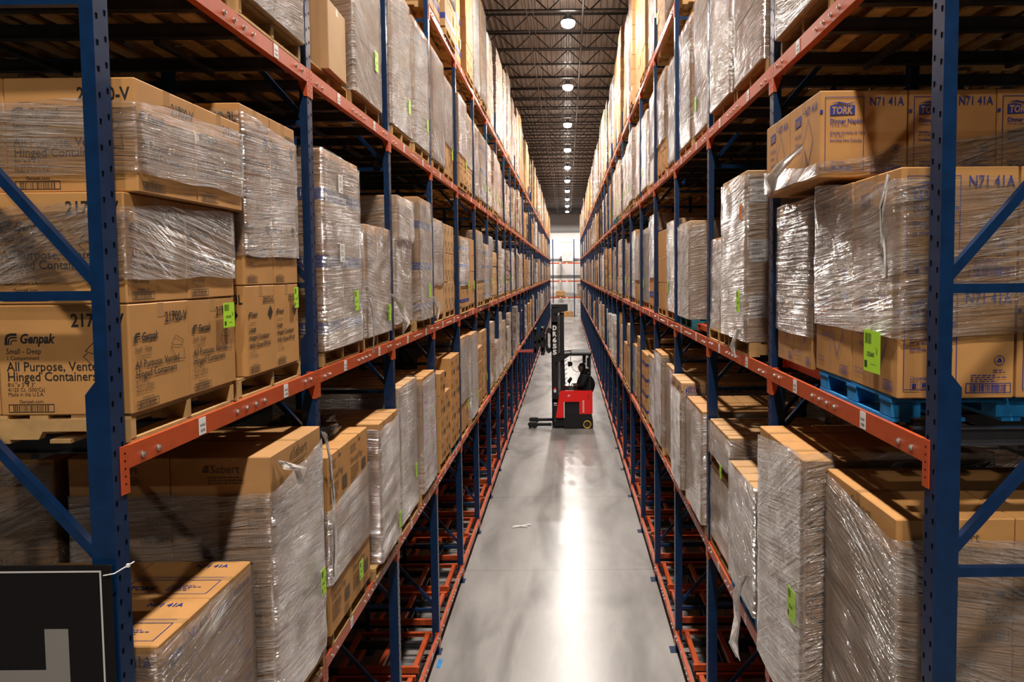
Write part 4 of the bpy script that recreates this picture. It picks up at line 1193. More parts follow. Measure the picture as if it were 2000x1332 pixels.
# right, third shelf
slot(1, 'B', 1, 0); slot(1, 'B', 1, 1); slot(1, 'B', 2, 0); slot(1, 'B', 2, 1)
pal(1, 'B', 3.3, 4.3, 1.64, 'wooden pallet high in the first bay of the right rack, near half')
load(1, 7.57, 3.30, 4.34, [.55, .55, .5], 2, 1, 1.62, 1.2, 'card', None, [(.0, 1.58)], 'filmed load high in the first bay of the right rack, near half', G(1, 'B'), seed=151)
pal(1, 'B', 4.5, 5.5, 1.63, 'wooden pallet with torn film above the overhanging napkin cartons')
load(1, 7.57, 4.50, 5.52, [.55, .55, .55], 2, 1, 1.60, 1.2, 'card', None, [(-.06, 1.62)], 'glossy filmed load above the overhanging napkin cartons', G(1, 'B'), seed=157, fm='film_thick')
pal(1, 'B', 5.95, 6.95, 1.64, 'wooden pallet under the finely creased film load past the second upright')
load(1, 7.57, 5.96, 6.94, [.55, .55, .54], 1, 2, 1.62, 1.2, 'card', None, [(-.10, 1.62)], 'finely creased filmed load with brown near side, third shelf past the second upright', G(1, 'B'), seed=163, fm='film_thick')
pal(1, 'B', 7.05, 8.05, 1.64, 'wooden pallet under the streaky film load before the third upright, right rack')
load(1, 7.57, 7.06, 8.04, [.55, .55, .54], 2, 1, 1.61, 1.2, 'card', None, [(-.05, 1.62)], 'streaky filmed load before the third upright on the third shelf, right rack', G(1, 'B'), seed=167, fm='film_thick')

# bare cartons, left rack first shelf, fourth bay: each its own thing
slot(-1, 'C', 4, 0); slot(-1, 'C', 4, 1)
pal(-1, 'C', 11.2, 12.1, 2.02, 'wooden pallet under the bare cartons past the fourth upright')
pal(-1, 'C', 12.2, 13.2, 2.02, 'teal pallet under the bare cartons before the fifth upright', 'block', 'wood_teal')
tiername = ['bottom', 'second', 'third', 'top']
for st, (ya, yb, zt, nm) in enumerate(((11.16, 12.06, 1.44, 'past the fourth upright'), (12.2, 13.16, 1.56, 'before the fifth upright'))):
    h = zt / 4; wy = (yb - ya) / 2
    for i in range(4):
        for j in range(2):
            if st == 0 and i == 3 and j == 1: continue
            c = thing('carton', 'bare brown carton, %s tier, %s column of the unwrapped stack %s' % (tiername[i], ('near', 'far')[j], nm), 'carton', (-2.0 - .29, ya + wy * (j + .5) + 0, 2.83 + h * i), (0, 0, rnd.uniform(-.006, .006)),
                      'bare cartons %s' % nm, me=carton_mesh(.58, wy - .02, h, 'card_warm'))
            put('printing', cached(('ps', st), lambda: face_mesh([('near', print_small(.58, h, 4)), ('aisleL', print_small(wy, h, 8))], (.58, wy - .01, h), ['ink', 'card'])), c)
# black film bundle lying on the tray cartons
def bundle(seed, sx, sy, sz):
    mb = MB(); nu, nv = 22, 12
    for j in range(nv + 1):
        for i in range(nu):
            a = 2 * pi * i / nu; b = pi * j / nv
            d = Vector((cos(a) * sin(b), sin(a) * sin(b), cos(b)))
            k = 1 + .55 * mnoise.noise(d * 2.6 + Vector((seed, 0, 0))) + .25 * mnoise.noise(d * 7 + Vector((0, seed, 0)))
            mb.v.append((d.x * sx * k, d.y * sy * k, max(0, (d.z * k + .75) * sz)))
    for j in range(nv):
        for i in range(nu):
            a, b = j * nu + i, j * nu + (i + 1) % nu
            mb.f.append((a, a + nu, b + nu, b)); mb.m.append(0)
    return mb.mesh('plastic_bag', 'plastic_grey', True)
thing('plastic_bag', 'crumpled dark plastic lying on top of the loaf tray cartons', 'plastic bag', (-2.45, 6.56, 4.345), group=None, me=bundle(3, .28, .36, .10))
thing('plastic_bag', 'small heap of shiny film on the near end of the loaf tray cartons', 'plastic bag', (-2.30, 5.98, 4.345), group=None, me=bundle(9, .15, .10, .07))
# stacks standing behind the front row
def backload(s, lv, y0, y1, x, h, tiers, label, style=None, mt=None, wrap=True):
    if style:
        pal(s, lv, y0, y1, x, 'pallet in the dark behind ' + label.split(' behind ')[-1], near=False)
        return load(s, zb(lv) + .13, y0, y1, [h / tiers] * tiers, 1, 2, x, 1.2, 'card', style, [(0, h - .03)] if wrap else None, label, G(s, lv) + ', second row')
    pal(s, lv, y0, y1, x, 'pallet in the dark behind ' + label.split(' behind ')[-1], near=False)
    o = thing('wrapped_pallet_load', label, 'pallet load', (s * (x + .6), (y0 + y1) / 2, zb(lv) + .13), group=G(s, lv) + ', second row', me=far_mesh(y1 - y0, 1.2, h, tiers, mt or 'wrap_brown', int(y0 * 10)))
backload(-1, 'C', 4.62, 5.55, 3.36, 1.82, 3, 'dim filmed cartons standing behind the tall filmed stack, first shelf', 'sabert')
backload(1, 'C', 4.55, 5.5, 3.1, 1.5, 3, 'dim load in the dark behind the bowl cartons')
backload(1, 'C', 6.0, 7.0, 2.95, 1.3, 3, 'dim load in the dark behind the sagging filmed load')
backload(1, 'C', 7.2, 8.2, 2.95, 1.45, 3, 'dim load in the dark behind the double stack')
backload(1, 'A', 9.45, 10.5, 2.95, 1.35, 3, 'dim load in the dark behind the teal pallet load')
backload(-1, 'A', 5.9, 6.9, 3.3, 1.2, 2, 'dim load in the dark behind the blue-banded cartons')
backload(-1, 'B', 3.3, 4.3, 3.3, 1.5, 3, 'dim load in the dark behind the high load of the first left bay')
backload(-1, 'B', 4.5, 5.5, 3.3, 1.5, 3, 'dim load in the dark behind the shiny filmed load, third shelf')
backload(1, 'B', 3.3, 4.3, 2.9, 1.5, 3, 'dim load in the dark behind the high load of the first right bay')
backload(1, 'B', 4.5, 5.5, 2.9, 1.5, 3, 'dim load in the dark behind the glossy filmed load, third shelf')
backload(1, 'B', 5.95, 6.95, 2.9, 1.5, 3, 'dim load in the dark behind the finely creased film load')
backload(-1, 'B', 5.9, 6.9, 3.4, 1.5, 3, 'dim load in the dark behind the shaded cartons, third shelf')

# ------------------------------------------------------------------ the rest of the loads, bay by bay
HT = {(-1, 'A'): [(.0, 0), (0, 0), (0, 0), (1.50, 1.48), (1.34, 1.36), (1.60, 1.35), (1.55, 1.20), (1.60, 1.45), (1.30, 1.45), (1.40, 1.30)],
      (-1, 'C'): [(0, 0), (0, 0), (0, 0), (1.44, 1.5), (1.78, 1.75), (1.3, 1.6), (1.7, 1.1), (1.75, 1.5), (1.2, 1.65), (1.6, 1.7)],
      (-1, 'B'): [(0, 0), (0, 0), (1.70, 1.66), (1.70, 1.64), (1.62, 1.58), (1.62, 1.60), (1.55, 1.62), (1.60, 1.50), (1.45, 1.30), (0, 1.5)],
      (1, 'A'): [(0, 0), (0, 0), (0, 0), (1.45, 1.35), (1.74, 1.55), (1.50, 1.65), (1.45, 1.20), (1.60, 1.40), (1.15, 1.45), (1.50, 1.35)],
      (1, 'C'): [(0, 0), (0, 0), (0, 0), (1.48, 1.60), (1.35, 1.30), (1.50, 1.20), (1.60, 1.0), (1.40, 1.70), (1.3, 1.5), (1.6, 1.4)],
      (1, 'B'): [(0, 0), (0, 0), (1.72, 1.66), (1.60, 1.68), (1.70, 1.55), (1.62, 1.70), (1.60, 1.5), (1.45, 1.66), (1.6, 1.7), (1.5, 1.65)],
      (-1, 'E'): [(0, 0)] * 3 + [(2.1, 2.0), (2.45, 2.6), (2.5, 2.3), (2.2, 2.40), (2.35, 2.45), (2.5, 2.7), (2.3, 2.5)],
      (1, 'E'): [(0, 0)] * 3 + [(2.6, 2.7), (2.6, 2.8), (2.7, 2.75), (2.6, 2.9), (2.95, 3.0), (2.9, 2.6), (2.7, 2.4)]}
DESC = {'wrap_brown': 'filmed brown', 'wrap_pale': 'filmed pale', 'wrap_white': 'whitish filmed', 'wrap_dark': 'dark filmed', 'bare': 'bare brown', 'bare_tan': 'bare tan'}
q = random.Random(23)
stuff = {}
for b in range(1, NB + 1):
    for s in (-1, 1):
        for lv in 'CABE':
            if lv == 'E' and b < 4: continue
            for i in (0, 1):
                ht = HT[(s, lv)][b - 1][i] if b <= 10 else (q.uniform(1.15, 1.72) if lv != 'E' else q.uniform(2.2, 2.8))
                wy = q.uniform(.94, 1.10); jy = q.uniform(0, .05); off = q.uniform(-.05, .05); mi = q.random(); seed = q.randrange(999); gap = q.random(); lean = q.uniform(-.02, .02)
                if (s, lv, b, i) in USED or ht <= 0: continue
                if b > 10 and gap < (.10 if lv != 'B' else .2): continue
                y0 = PYk(b) + .09 + jy + i * 1.20; y1 = min(y0 + wy, PYk(b) + (1.26 if i == 0 else 2.44))
                mt = 'wrap_brown' if mi < .36 else 'wrap_pale' if mi < .58 else 'wrap_white' if mi < .66 else 'wrap_dark' if mi < .70 else 'bare' if mi < .90 else 'bare_tan'
                if lv == 'E' and mt in ('wrap_brown', 'wrap_white') and seed % 2: mt = 'bare'
                if lv == 'B' and b < 9 and mt.startswith('bare'): mt = 'wrap_brown'
                xf = FACE[s] + off + .01
                z0 = zb(lv) + PB
                tiers = max(2, round(ht / q.choice((.36, .45, .55))))
                half = ('near half', 'far half')[i]
                lab = '%s load on the %s of the %s rack, %s bay, %s' % (DESC[mt], SHELF[lv], SIDE[s], ORD[b], half)
                if b <= 6:
                    card = {'wrap_white': 'white_card', 'wrap_pale': 'card_pale', 'bare_tan': 'card_pale'}.get(mt, 'card' if seed % 2 else 'card_warm')
                    wr = None if mt.startswith('bare') else [(-.03, ht - .02)] if seed % 3 else [(ht * .3, ht - .03)]
                    sty = (None, 'small', 'small', 'band', None)[seed % 5]
                    if card == 'white_card': sty = None
                    stk = [(y1 - .22, z0 + .3, .11, .18, '12914%02d' % (seed % 90), 'green' if seed % 4 else 'olive_tag')] if seed % 2 else []
                    load(s, z0, y0, y1, [ht / tiers] * tiers, 2 if seed % 4 else 3, 1, xf, 1.2, card, sty, wr, lab, G(s, lv), stk, seed=seed, step=.07, fm='film_thick' if seed % 2 else 'film')
                    pal(s, lv, y0, y1, xf, 'wooden pallet under the %s load, %s, %s rack, %s bay, %s' % (DESC[mt], SHELF[lv], SIDE[s], ORD[b], half), near=False)
                elif b <= 18:
                    wq = round(y1 - y0, 1); hq = round(ht, 1); tq = min(tiers, 5); sq = seed % 3
                    me = cached(('far', wq, hq, tq, mt, sq), lambda: far_mesh(wq, 1.2, hq, tq, mt, sq))
                    o = thing('wrapped_pallet_load', lab, 'pallet load', (s * (xf + .6), (y0 + y1) / 2, z0 + abs(lean) * .6), (0, lean, 0), G(s, lv), me=me)
                    if b <= 10 and seed % 2:
                        put('sticker', sticker_mesh(.12, .2, '1291', s, 'green'), o, (-s * .605, wq * .2, .3))
                    if b <= 18: pal(s, lv, y0, y1, xf, 'wooden pallet under the %s load, %s, %s rack, %s bay, %s' % (DESC[mt], SHELF[lv], SIDE[s], ORD[b], half), near=False,
                        kind='block' if seed % 9 == 0 else 'stringer', mt='wood_teal' if seed % 9 == 0 else 'wood')
                else:
                    mbs = stuff.setdefault((s, lv), MB())
                    mats_ = ['wrap_brown', 'wrap_pale', 'wrap_white', 'wrap_dark', 'bare', 'bare_tan', 'wood']
                    a, c = sorted((s * xf, s * (xf + 1.2)))
                    mbs.cbox(a, c, y0, y1, z0, z0 + ht, .02, mats_.index(mt)); mbs.box(a, c, y0, y1, zb(lv) + .005, z0, 6)
for (s, lv), mbs in stuff.items():
    o = thing('distant_loads', 'crowd of distant pallet loads on the %s of the %s rack' % (SHELF[lv], SIDE[s]), 'pallet loads', me=mbs.mesh('distant_loads', ['wrap_brown', 'wrap_pale', 'wrap_white', 'wrap_dark', 'bare', 'bare_tan', 'wood'])); o['kind'] = 'stuff'

# second row standing in the dark behind the front loads
q = random.Random(77)
for s in (-1, 1):
    for lv in 'CAB':
        mb = MB()
        for b in range(4, NB + 1):
            for i in (0, 1):
                if b == 4 and s > 0 and lv == 'A' and i == 0: continue
                y0 = PYk(b) + .12 + i * 1.2 + q.uniform(0, .05); h = q.uniform(1.0, 1.55); xx = FACE[s] + 1.36 + q.uniform(0, .05)
                a, c_ = sorted((s * xx, s * (xx + 1.18))); mb.cbox(a, c_, y0, y0 + 1.04, zb(lv) + PB, zb(lv) + PB + h, .015, q.choice((0, 0, 1, 2))); mb.box(a, c_, y0, y0 + 1.04, zb(lv) + .004, zb(lv) + PB, 3)
        o = thing('rear_loads', 'row of pallet loads in the dark behind the %s loads of the %s rack' % (SHELF[lv], SIDE[s]), 'pallet loads', me=mb.mesh('rear_loads', ['wrap_brown', 'bare', 'wrap_dark', 'wood'])); o['kind'] = 'stuff'
# ------------------------------------------------------------------ black aisle sign
sx0, sx1, sz0, sz1, sy = -2.92, -2.013, 3.62, 4.575, 3.085
t = thing('aisle_sign', 'black aisle sign with white border line and large grey letter', 'sign', (sx1 - .45, sy, sz0))
ox, oz = -(sx1 - .45), -sz0
mb = MB(); mb.cbox(sx0 + ox, sx1 + ox, -.004, .004, 0, sz1 + oz, .0015); put('board', mb.mesh('board', 'sign_black'), t)
p = Print(); p.o(sx0 + ox + .025, .03, sx1 + ox - .042, sz1 - sz0 - .024, .008)
mb = MB(); mb.v = [(x, -.0048, y) for x, y, e in p.v]; mb.f = p.f; mb.m = p.m
put('border_line', mb.mesh('border_line', 'sign_line'), t)
p = Print(); lx1 = sx1 + ox - .198; ls = .105; lx0 = lx1 - .46; lt = sz1 - sz0 - .285
p.r(lx1 - ls, .09, lx1, lt); p.r(lx0, .09, lx0 + ls, lt); p.r(lx0 + ls, lt - .29, lx1 - ls, lt - .185)
mb = MB(); mb.v = [(x, -.0048, y) for x, y, e in p.v]; mb.f = p.f; mb.m = p.m
put('letter', mb.mesh('letter', 'sign_grey'), t)
mb = MB(); mb.tube([(sx1 + ox - .03, -.008, sz1 - sz0 - .045), (sx1 + ox + .02, -.012, sz1 - sz0 - .035), (sx1 + ox + .062, .02, sz1 - sz0 - .012), (sx1 + ox + .075, .045, sz1 - sz0 - .005)], .0028, 6)
mb.box(sx1 + ox + .058, sx1 + ox + .070, .012, .024, sz1 - sz0 - .018, sz1 - sz0 - .004)
put('cable_tie', mb.mesh('cable_tie', 'tag'), t)

# ------------------------------------------------------------------ reach truck
TY = 26.5
tr = thing('reach_truck', 'red and black reach truck standing across the aisle, mast up', 'forklift', (0, TY, 0))
def tp(name, fn, m, parent=tr, smooth=False):
    mb = MB(); fn(mb); return put(name, mb.mesh(name, m, smooth), parent)
W = 1.22
def mast(mb, y):
    mb.box(-.60, -.36, y, y + .05, .10, 4.52); mb.box(-.60, -.36, y + .10, y + .15, .10, 4.52); mb.box(-.60, -.57, y, y + .15, .10, 4.52)
tp('mast_channel', lambda mb: mast(mb, .12), 'black'); tp('mast_channel', lambda mb: mast(mb, W - .27), 'black')
def inner(mb, y): mb.box(-.30, -.13, y, y + .10, .12, 4.30); mb.box(-.345, -.315, y + .02, y + .08, .12, 4.2)
tp('inner_mast', lambda mb: inner(mb, .14), 'black'); tp('inner_mast', lambda mb: inner(mb, W - .24), 'black')
def head(mb):
    mb.box(-.60, .0, .10, W - .10, 4.55, 4.66)
    mb.prism([(-.50, 4.30), (.02, 4.42), (.02, 4.62), (-.50, 4.50)], 'y', .08, .16); mb.prism([(-.50, 4.30), (.02, 4.42), (.02, 4.62), (-.50, 4.50)], 'y', W - .16, W - .08)
tp('mast_crosshead', head, 'black')
tp('mast_tie', lambda mb: mb.box(-.58, -.38, .12, W - .12, 3.9, 4.0), 'black'); tp('mast_tie', lambda mb: mb.box(-.58, -.38, .12, W - .12, 1.0, 1.1), 'black')
for y in (.40, .80): tp('lift_cylinder', lambda mb: mb.cyl((-.22, y, .15), (-.22, y, 4.25), .035, n=12), 'black')
# letters down the mast
p = Print()
for i, ch in enumerate('DR655'): p.t(ch, -.555, 3.70 - i * .228, .235, fit=.15, bold=.045)
mb = MB(); mb.v = [(x, .117, y) for x, y, e in p.v]; mb.f = p.f; mb.m = p.m
put('lettering', mb.mesh('lettering', 'tag'), tr)
mb = MB(); mb.box(-.53, -.44, .114, .119, 1.36, 1.52, 0); mb.box(-.53, -.44, .1135, .1185, 1.47, 1.53, 1); put('warning_label', mb.mesh('warning_label', ['tag', 'red']), tr)
mb = MB(); mb.box(-.53, -.42, .114, .119, .93, .97); mb.box(-.53, -.42, .114, .119, .87, .89); put('data_plate', mb.mesh('data_plate', 'tag'), tr)
# carriage, scissor reach and forks
def pant(mb, y):
    c = (-.70, 3.27)
    mb.prism([(-.70, 3.74), (-.60, 3.66), (-.575, 3.27), (-.60, 2.90), (-.70, 2.82), (-.64, 3.0), (-.645, 3.27), (-.64, 3.52)], 'y', y, y + .05)
    mb.prism([(-.70, 3.74), (-.64, 3.52), (-.70, 3.60), (-.755, 3.52), (-.755, 3.27), (-.76, 3.0), (-.70, 2.92), (-.64, 3.0), (-.70, 2.80), (-.82, 2.92), (-.84, 3.27), (-.80, 3.66)], 'y', y, y + .05)
tp('scissor_arm', lambda mb: pant(mb, .22), 'black'); tp('scissor_arm', lambda mb: pant(mb, W - .27), 'black')
def car(mb):
    mb.cbox(-1.00, -.86, .18, .26, 2.75, 3.78, .02); mb.cbox(-1.00, -.86, W - .26, W - .18, 2.75, 3.78, .02)
    mb.box(-1.02, -.90, .18, W - .18, 2.90, 3.05); mb.box(-1.02, -.90, .18, W - .18, 3.30, 3.42); mb.box(-.98, -.92, .18, W - .18, 3.70, 3.78)
    mb.cbox(-1.26, -1.16, .20, .30, 2.84, 3.74, .02); mb.cbox(-1.26, -1.16, W - .30, W - .20, 2.84, 3.74, .02)
    mb.box(-1.24, -1.18, .2, W - .2, 2.86, 2.98); mb.box(-1.24, -1.18, .2, W - .2, 3.2, 3.28); mb.box(-1.24, -1.18, .2, W - .2, 3.62, 3.72)
    for y in (.2, W - .24):
        mb.bar((-.93, y + .02, 2.95), (-1.2, y + .02, 3.6), .04, .08); mb.bar((-.93, y + .02, 3.6), (-1.2, y + .02, 2.95), .04, .08)
tp('fork_carriage', car, 'black')
for y in (.32, W - .44):
    tp('fork', lambda mb: (mb.prism([(-1.24, 2.84), (-1.24, 2.905), (-1.95, 2.875), (-1.95, 2.855)], 'y', y, y + .12), mb.box(-1.27, -1.22, y, y + .12, 2.84, 3.35)), 'dark_red')
for y in (.10, W - .25):
    def leg(mb, y=y):
        mb.prism([(-.62, .10), (-.62, .20), (-1.15, .20), (-1.22, .235), (-1.46, .235), (-1.52, .16), (-1.46, .06), (-1.20, .04), (-1.14, .10)], 'y', y, y + .15)
    l = tp('base_leg', leg, 'black')
    for xx in (-1.42, -1.27): tp('load_wheel', lambda mb: mb.cyl((xx, y + .03, .055), (xx, y + .12, .055), .055, n=16), 'rubber', l)
    tp('leg_fender', lambda mb: mb.cbox(-.56, -.05, y - .03, y + .18, .06, .32, .05), 'black')
# body
sidep = [(-.46, .42), (-.13, .42), (-.13, 1.02), (.42, 1.02), (.42, .56), (.90, .56), (.915, 1.30), (.88, 1.43), (-.25, 1.44), (-.31, 1.30)]
def body(mb):
    for y0, y1 in ((.0, .05), (W - .05, W)): mb.prism(sidep, 'y', y0, y1)
    mb.box(.86, .915, .05, W - .05, .56, 1.40); mb.prism([(-.46, .42), (-.40, .42), (-.25, 1.40), (-.31, 1.40)], 'y', .05, W - .05)
    mb.box(.42, .46, .05, W - .05, .56, 1.40)
b_ = tp('body_panel', body, 'red')
tp('operator_door', lambda mb: (mb.box(-.13, .42, .055, .075, .38, 1.02), mb.box(-.10, .40, .045, .057, .97, 1.0)), 'black')
mb = MB(); mb.box(-.16, -.13, -.004, .01, .42, 1.02); put('door_edge', mb.mesh('door_edge', 'tag'), tr)
p = Print(); p.t('RAYMOND', 0, 0, .085, fit=.46, bold=.04, rot=1)
mb = MB(); mb.v = [(x + .60, -.0015, y + .62) for x, y, e in p.v]; mb.f = p.f; mb.m = p.m; put('lettering', mb.mesh('lettering', 'tag'), tr)
p = Print(); p.poly([(-.03, 1.24), (.02, 1.28), (.09, 1.28), (.05, 1.24)]); p.poly([(.0, 1.22), (.02, 1.235), (.06, 1.235), (.04, 1.22)])
mb = MB(); mb.v = [(x, -.0015, y) for x, y, e in p.v]; mb.f = p.f; mb.m = p.m; put('emblem', mb.mesh('emblem', 'tag'), tr)
mb = MB()
for i in range(6): mb.box(.73, .79, -.002, .003, 1.12 + i * .03, 1.135 + i * .03)
put('vent', mb.mesh('vent', 'ink'), tr)
def chassis(mb):
    mb.prism([(-.16, .02), (.55, .02), (.60, .28), (.84, .30), (.86, .05), (.93, .05), (.93, .30), (.88, .555), (.42, .555), (.36, .44), (-.10, .46), (-.16, .40)], 'y', .01, .30)
    mb.box(-.45, .90, .30, W - .05, .12, .40); mb.box(-.16, .88, W - .30, W - .02, .05, .5)
tp('chassis', chassis, 'black')
def wheel(mb): mb.cyl((.71, .02, .16), (.71, .16, .16), .16, n=24)
wl = tp('drive_wheel', wheel, 'rubber')
mb = MB()
rim = [(.71 + .135 * cos(a), .012, .16 + .135 * sin(a)) for a in [i * 2 * pi / 24 for i in range(25)]]
mb.tube(rim, .020, 6); put('wheel_rim', mb.mesh('wheel_rim', 'yellow'), wl)
# cab
def guard(mb):
    mb.cbox(.10, .90, .0, W, 2.74, 2.86, .04); mb.prism([(.10, 2.76), (.10, 2.84), (-.12, 2.82), (-.46, 2.66), (-.44, 2.48), (-.10, 2.62)], 'y', .05, .13); mb.prism([(.10, 2.76), (.10, 2.84), (-.12, 2.82), (-.46, 2.66), (-.44, 2.48), (-.10, 2.62)], 'y', W - .13, W - .05)
    mb.box(-.12, .12, .1, W - .1, 2.74, 2.80)
tp('overhead_guard', guard, 'black')
for y in (.04, W - .10): tp('guard_post', lambda mb: mb.box(.80, .86, y, y + .06, 1.40, 2.76), 'black')
def fm(mb):
    for y in (.12, .3): mb.bar((-.10, y, 1.42), (-.14, y, 2.62), .03, .03)
tp('mast_shroud', fm, 'black')
tp('mast_shroud', lambda mb: [mb.bar((-.14, .06 + .0 * i, 1.5 + .17 * i), (-.02, .06, 1.58 + .17 * i), .02, .02) for i in range(7)], 'black')
def cons(mb):
    mb.lathe([(.0, .12), (.12, .11), (.20, .06), (.24, 0)], (.12, .60, 1.40), 20)
tp('console', cons, 'black', smooth=True)
def mon(mb): mb.prism([(-.02, 1.72), (.10, 1.86), (.17, 1.80), (.06, 1.62)], 'y', .42, .70); mb.bar((.04, .55, 1.45), (.06, .55, 1.70), .03, .03)
tp('monitor', mon, 'black')
def fan(mb): mb.cyl((.03, .42, 2.38), (.16, .38, 2.40), .10, .07, n=14); mb.bar((.1, .40, 2.45), (.12, .5, 2.74), .02, .02)
tp('cab_fan', fan, 'black'); tp('cord', lambda mb: mb.tube([(.12, .40, 2.34), (.22, .40, 2.15), (.36, .42, 2.08), (.5, .45, 2.10)], .010, 6), 'black')
tp('cord', lambda mb: mb.tube([(.2, .4, 2.5), (.35, .4, 2.46), (.5, .4, 2.52), (.58, .4, 2.6)], .008, 6), 'black')
tp('strobe_bracket', lambda mb: (mb.box(.56, .68, .3, .4, 2.42, 2.74), mb.box(.72, .82, .3, .4, 2.28, 2.62)), 'black')
tp('seat', lambda mb: (mb.cbox(.50, .86, .35, .90, 1.02, 1.14, .03), mb.cbox(.78, .86, .35, .90, 1.14, 1.75, .03)), 'black_soft')
tp('control_handle', lambda mb: mb.tube([(.12, .62, 1.50), (.16, .60, 1.60), (.28, .50, 1.62)], .02, 8), 'black')

# ------------------------------------------------------------------ the driver
def figure():
    V, Ed, Rr = [], [], []
    def v(p, r, par=None):
        V.append(p); Rr.append(r if isinstance(r, tuple) else (r, r))
        if par is not None: Ed.append((par, len(V) - 1))
        return len(V) - 1
    y = .52
    pel = v((.70, y, 1.22), (.30, .22), None); bel = v((.70, y, 1.42), (.37, .25), pel); ch = v((.68, y, 1.70), (.40, .27), bel); sh = v((.65, y, 1.94), (.32, .22), ch)
    nk = v((.59, y - .01, 2.06), .11, sh); jaw = v((.535, y - .03, 2.15), .125, nk); hd = v((.54, y - .03, 2.25), .16, jaw); tp_ = v((.555, y - .03, 2.345), .13, hd)
    v((.405, y - .055, 2.19), .024, jaw)
    for sg in (-1, 1):
        s1 = v((.64, y + sg * .24, 1.90), .14, sh); el = v((.56, y + sg * .33, 1.62), .11, s1); wr = v((.36, y + sg * .20, 1.545), .075, el); pm = v((.285, y + sg * .16, 1.55), .045, wr)
        for f, (dx, dz) in enumerate(((-.055, .03), (-.068, .012), (-.065, -.006), (-.052, -.022))):
            k1 = v((.285 + dx * .8, y + sg * (.165 - .016 * f), 1.56 + dz), .012, pm); v((.285 + dx * 1.3, y + sg * (.145 - .016 * f), 1.545 + dz), .010, k1)
        th = v((.27, y + sg * .11, 1.585), .014, pm); v((.235, y + sg * .09, 1.59), .011, th)
        hp = v((.66, y + sg * .11, 1.17), .13, pel); kn = v((.26, y + sg * .13, 1.12), .09, hp); an = v((.22, y + sg * .13, .66), .06, kn); v((.10, y + sg * .13, .60), .05, an)
    me = bpy.data.meshes.new('person'); me.from_pydata(V, Ed, [])
    o = bpy.data.objects.new('person', me); COL.objects.link(o)
    sk = o.modifiers.new('skin', 'SKIN'); sk.use_smooth_shade = True
    for i, d in enumerate(me.skin_vertices[0].data): d.radius = Rr[i]; d.use_root = (i == 0)
    o.modifiers.new('sub', 'SUBSURF').levels = 2
    dg = bpy.context.evaluated_depsgraph_get()
    m2 = bpy.data.meshes.new_from_object(o.evaluated_get(dg))
    bpy.data.objects.remove(o)
    m2.materials.clear(); m2.materials.append(M['black_soft']); m2.materials.append(M['skin'])
    for pl in m2.polygons:
        c = pl.center
        pl.use_smooth = True
        pl.material_index = 1 if (c.z > 2.06 and c.x < .55) or (c.x < .34 and 1.4 < c.z < 1.7) else 0
    return m2
pe = thing('person', 'person in a black hooded jacket driving the reach truck', 'person', (0, TY, 0), me=figure())
def cap(mb):
    prof = [(.125, -.02), (.128, .03), (.11, .09), (.06, .125), (0, .132)]
    mb.lathe(prof, (.55, .49, 2.28), 18); mb.cbox(.37, .48, .40, .58, 2.255, 2.275, .006)
mb = MB(); cap(mb); put('cap', mb.mesh('cap', 'black_soft', True), pe)
mb = MB(); mb.tube([(.60, .36, 2.04), (.68, .42, 2.10), (.72, .50, 2.12), (.68, .60, 2.10), (.60, .66, 2.04)], [.05, .075, .09, .075, .05], 8); put('hood', mb.mesh('hood', 'black_soft', True), pe)
mb = MB(); mb.box(.50, .585, .225, .233, 1.53, 1.65); put('badge', mb.mesh('badge', 'tag'), pe)
mb = MB(); mb.tube([(.575, .36, 1.98), (.555, .262, 1.82), (.54, .232, 1.65)], .007, 5); put('lanyard', mb.mesh('lanyard', 'sign_grey'), pe)
mb = MB(); mb.box(.66, .71, .195, .202, 1.84, 1.87); put('jacket_patch', mb.mesh('jacket_patch', 'tag'), pe)
for yy in (.44, .55):
    mb = MB(); mb.lathe([(0, .009), (.009, 0), (0, -.009)], (.425, yy - .01, 2.235), 8); put('eye', mb.mesh('eye', 'tag', True), pe)

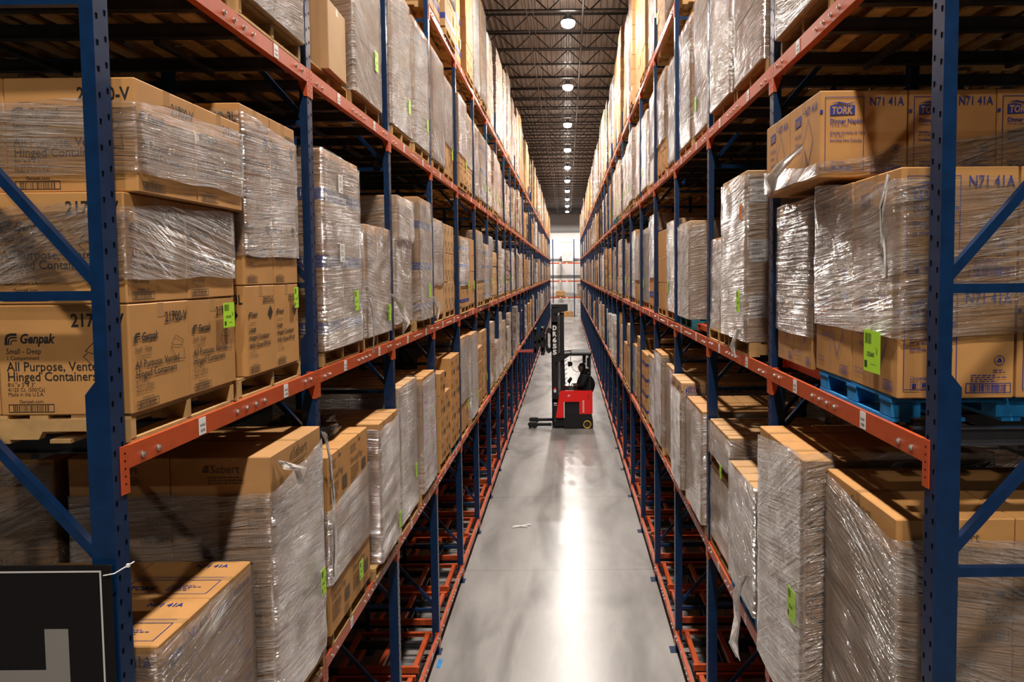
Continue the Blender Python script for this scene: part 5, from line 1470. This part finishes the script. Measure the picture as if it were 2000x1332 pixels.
# ------------------------------------------------------------------ cross rack at the end wall
def end_rack():
    Y = 94.5
    for k, xx in enumerate((-4.6, -1.85, .95, 3.7)):
        mb = MB()
        for dy in (0, 1.07): mb.box(xx - .06, xx + .06, Y + dy, Y + dy + .08, 0, 10.2)
        for z in HZ[:-1]: mb.bar((xx, Y + .04, z), (xx, Y + 1.11, z), .05, .05)
        for a, b in zip(HZ[1:-2], HZ[2:-1]): mb.bar((xx, Y + .06, a), (xx, Y + 1.1, b), .05, .05)
        thing('rack_upright', 'blue upright of the cross rack before the end wall, %s from the left' % ORD[k + 1], 'rack upright', group='cross rack uprights', me=mb.mesh('rack_upright', 'blue'))
    for n_, z in (('bottom', 2.60), ('middle', 4.75), ('top', 7.15)):
        for k, (a, b) in enumerate(((-4.54, -1.91), (-1.79, .89), (1.01, 3.64))):
            mb = MB(); mb.box(a, b, Y - .02, Y + .05, z - .16, z, 0)
            mb.box(a, b, Y + 1.08, Y + 1.15, z - .16, z, 0)
            for xx in (a + .35, a + 1.1, b - .6): mb.box(xx - .03, xx + .03, Y + .05, Y + 1.08, z - .06, z - .002, 0)
            for xx in (a + .9, b - .9): mb.box(xx - .09, xx + .09, Y - .025, Y - .015, z - .15, z - .02, 1)
            thing('cross_rack_bar', 'orange-red bar of the cross rack at the end wall, %s level, %s bay' % (n_, ORD[k + 1]), 'rack beam', group='cross rack bars', me=mb.mesh('cross_rack_bar', ['orange', 'tag']))
    o = thing('wrapped_pallet_load', 'white wrapped load standing on the top bar of the cross rack', 'pallet load', (.10, Y + .6, 7.29), me=far_mesh(1.2, 1.45, 2.5, 4, 'wrap_white', 4))
    mb = MB(); mb.box(-.74, .74, -.62, .62, 2.505, 2.55); put('cover_board', mb.mesh('cover_board', 'card'), o)
    add_pallet((.10, Y + .6, 7.155), 'pallet under the white wrapped load at the end wall', None, False)
    for i, (xx, w_, h_, zz) in enumerate(((-.9, 1.2, .65, 2.75),)):
        thing('carton_load', 'brown carton load on the bottom bar of the cross rack', 'pallet load', (xx, Y + .6, zz), me=far_mesh(1.1, w_, h_, 2, 'bare', 2))
        add_pallet((xx, Y + .6, 2.605), 'pallet under the brown carton load of the cross rack', None, False)
    for i, xx in enumerate((-.52, .03, .58)):
        thing('carton', 'small orange-brown carton on the floor under the cross rack, %s from the mast' % ORD[i + 1], 'carton', (xx, Y + .2, 0), group='cartons on the floor at the end wall', me=carton_mesh(.5, .6, .7, 'card_warm'))
    thing('wrapped_pallet_load', 'pale wrapped load on the floor at the foot of the right rack end', 'pallet load', (1.75, Y + .3, 0), me=far_mesh(.9, .95, 1.75, 4, 'wrap_white', 8))
    thing('wrapped_pallet_load', 'brown wrapped load on the bottom bar near the right rack end', 'pallet load', (1.9, Y + .6, 2.75), me=far_mesh(1.0, 1.1, 1.6, 3, 'wrap_pale', 9))
    add_pallet((1.9, Y + .6, 2.605), 'pallet near the right rack end under the brown wrapped load', None, False)
end_rack()
# scraps on the floor
mb = MB()
for i, (a, b) in enumerate((((-.22, -.05), (.20, .12)), ((-.10, .06), (.12, -.03)), ((-.2, .05), (0, .0)))): mb.bar((a[0], a[1], .012), (b[0], b[1], .02), .03, .012)
thing('film_scrap', 'scrap of white film lying on the aisle floor', 'litter', (-1.08, 16.2, 0), me=mb.mesh('film_scrap', 'tag'))
mb = MB(); mb.box(-.03, .03, -.12, .12, 0, .002)
thing('floor_mark', 'small blue chalk mark on the floor beside the left rack', 'floor mark', (-1.96, 10.45, .001), me=mb.mesh('floor_mark', 'wood_blue'))
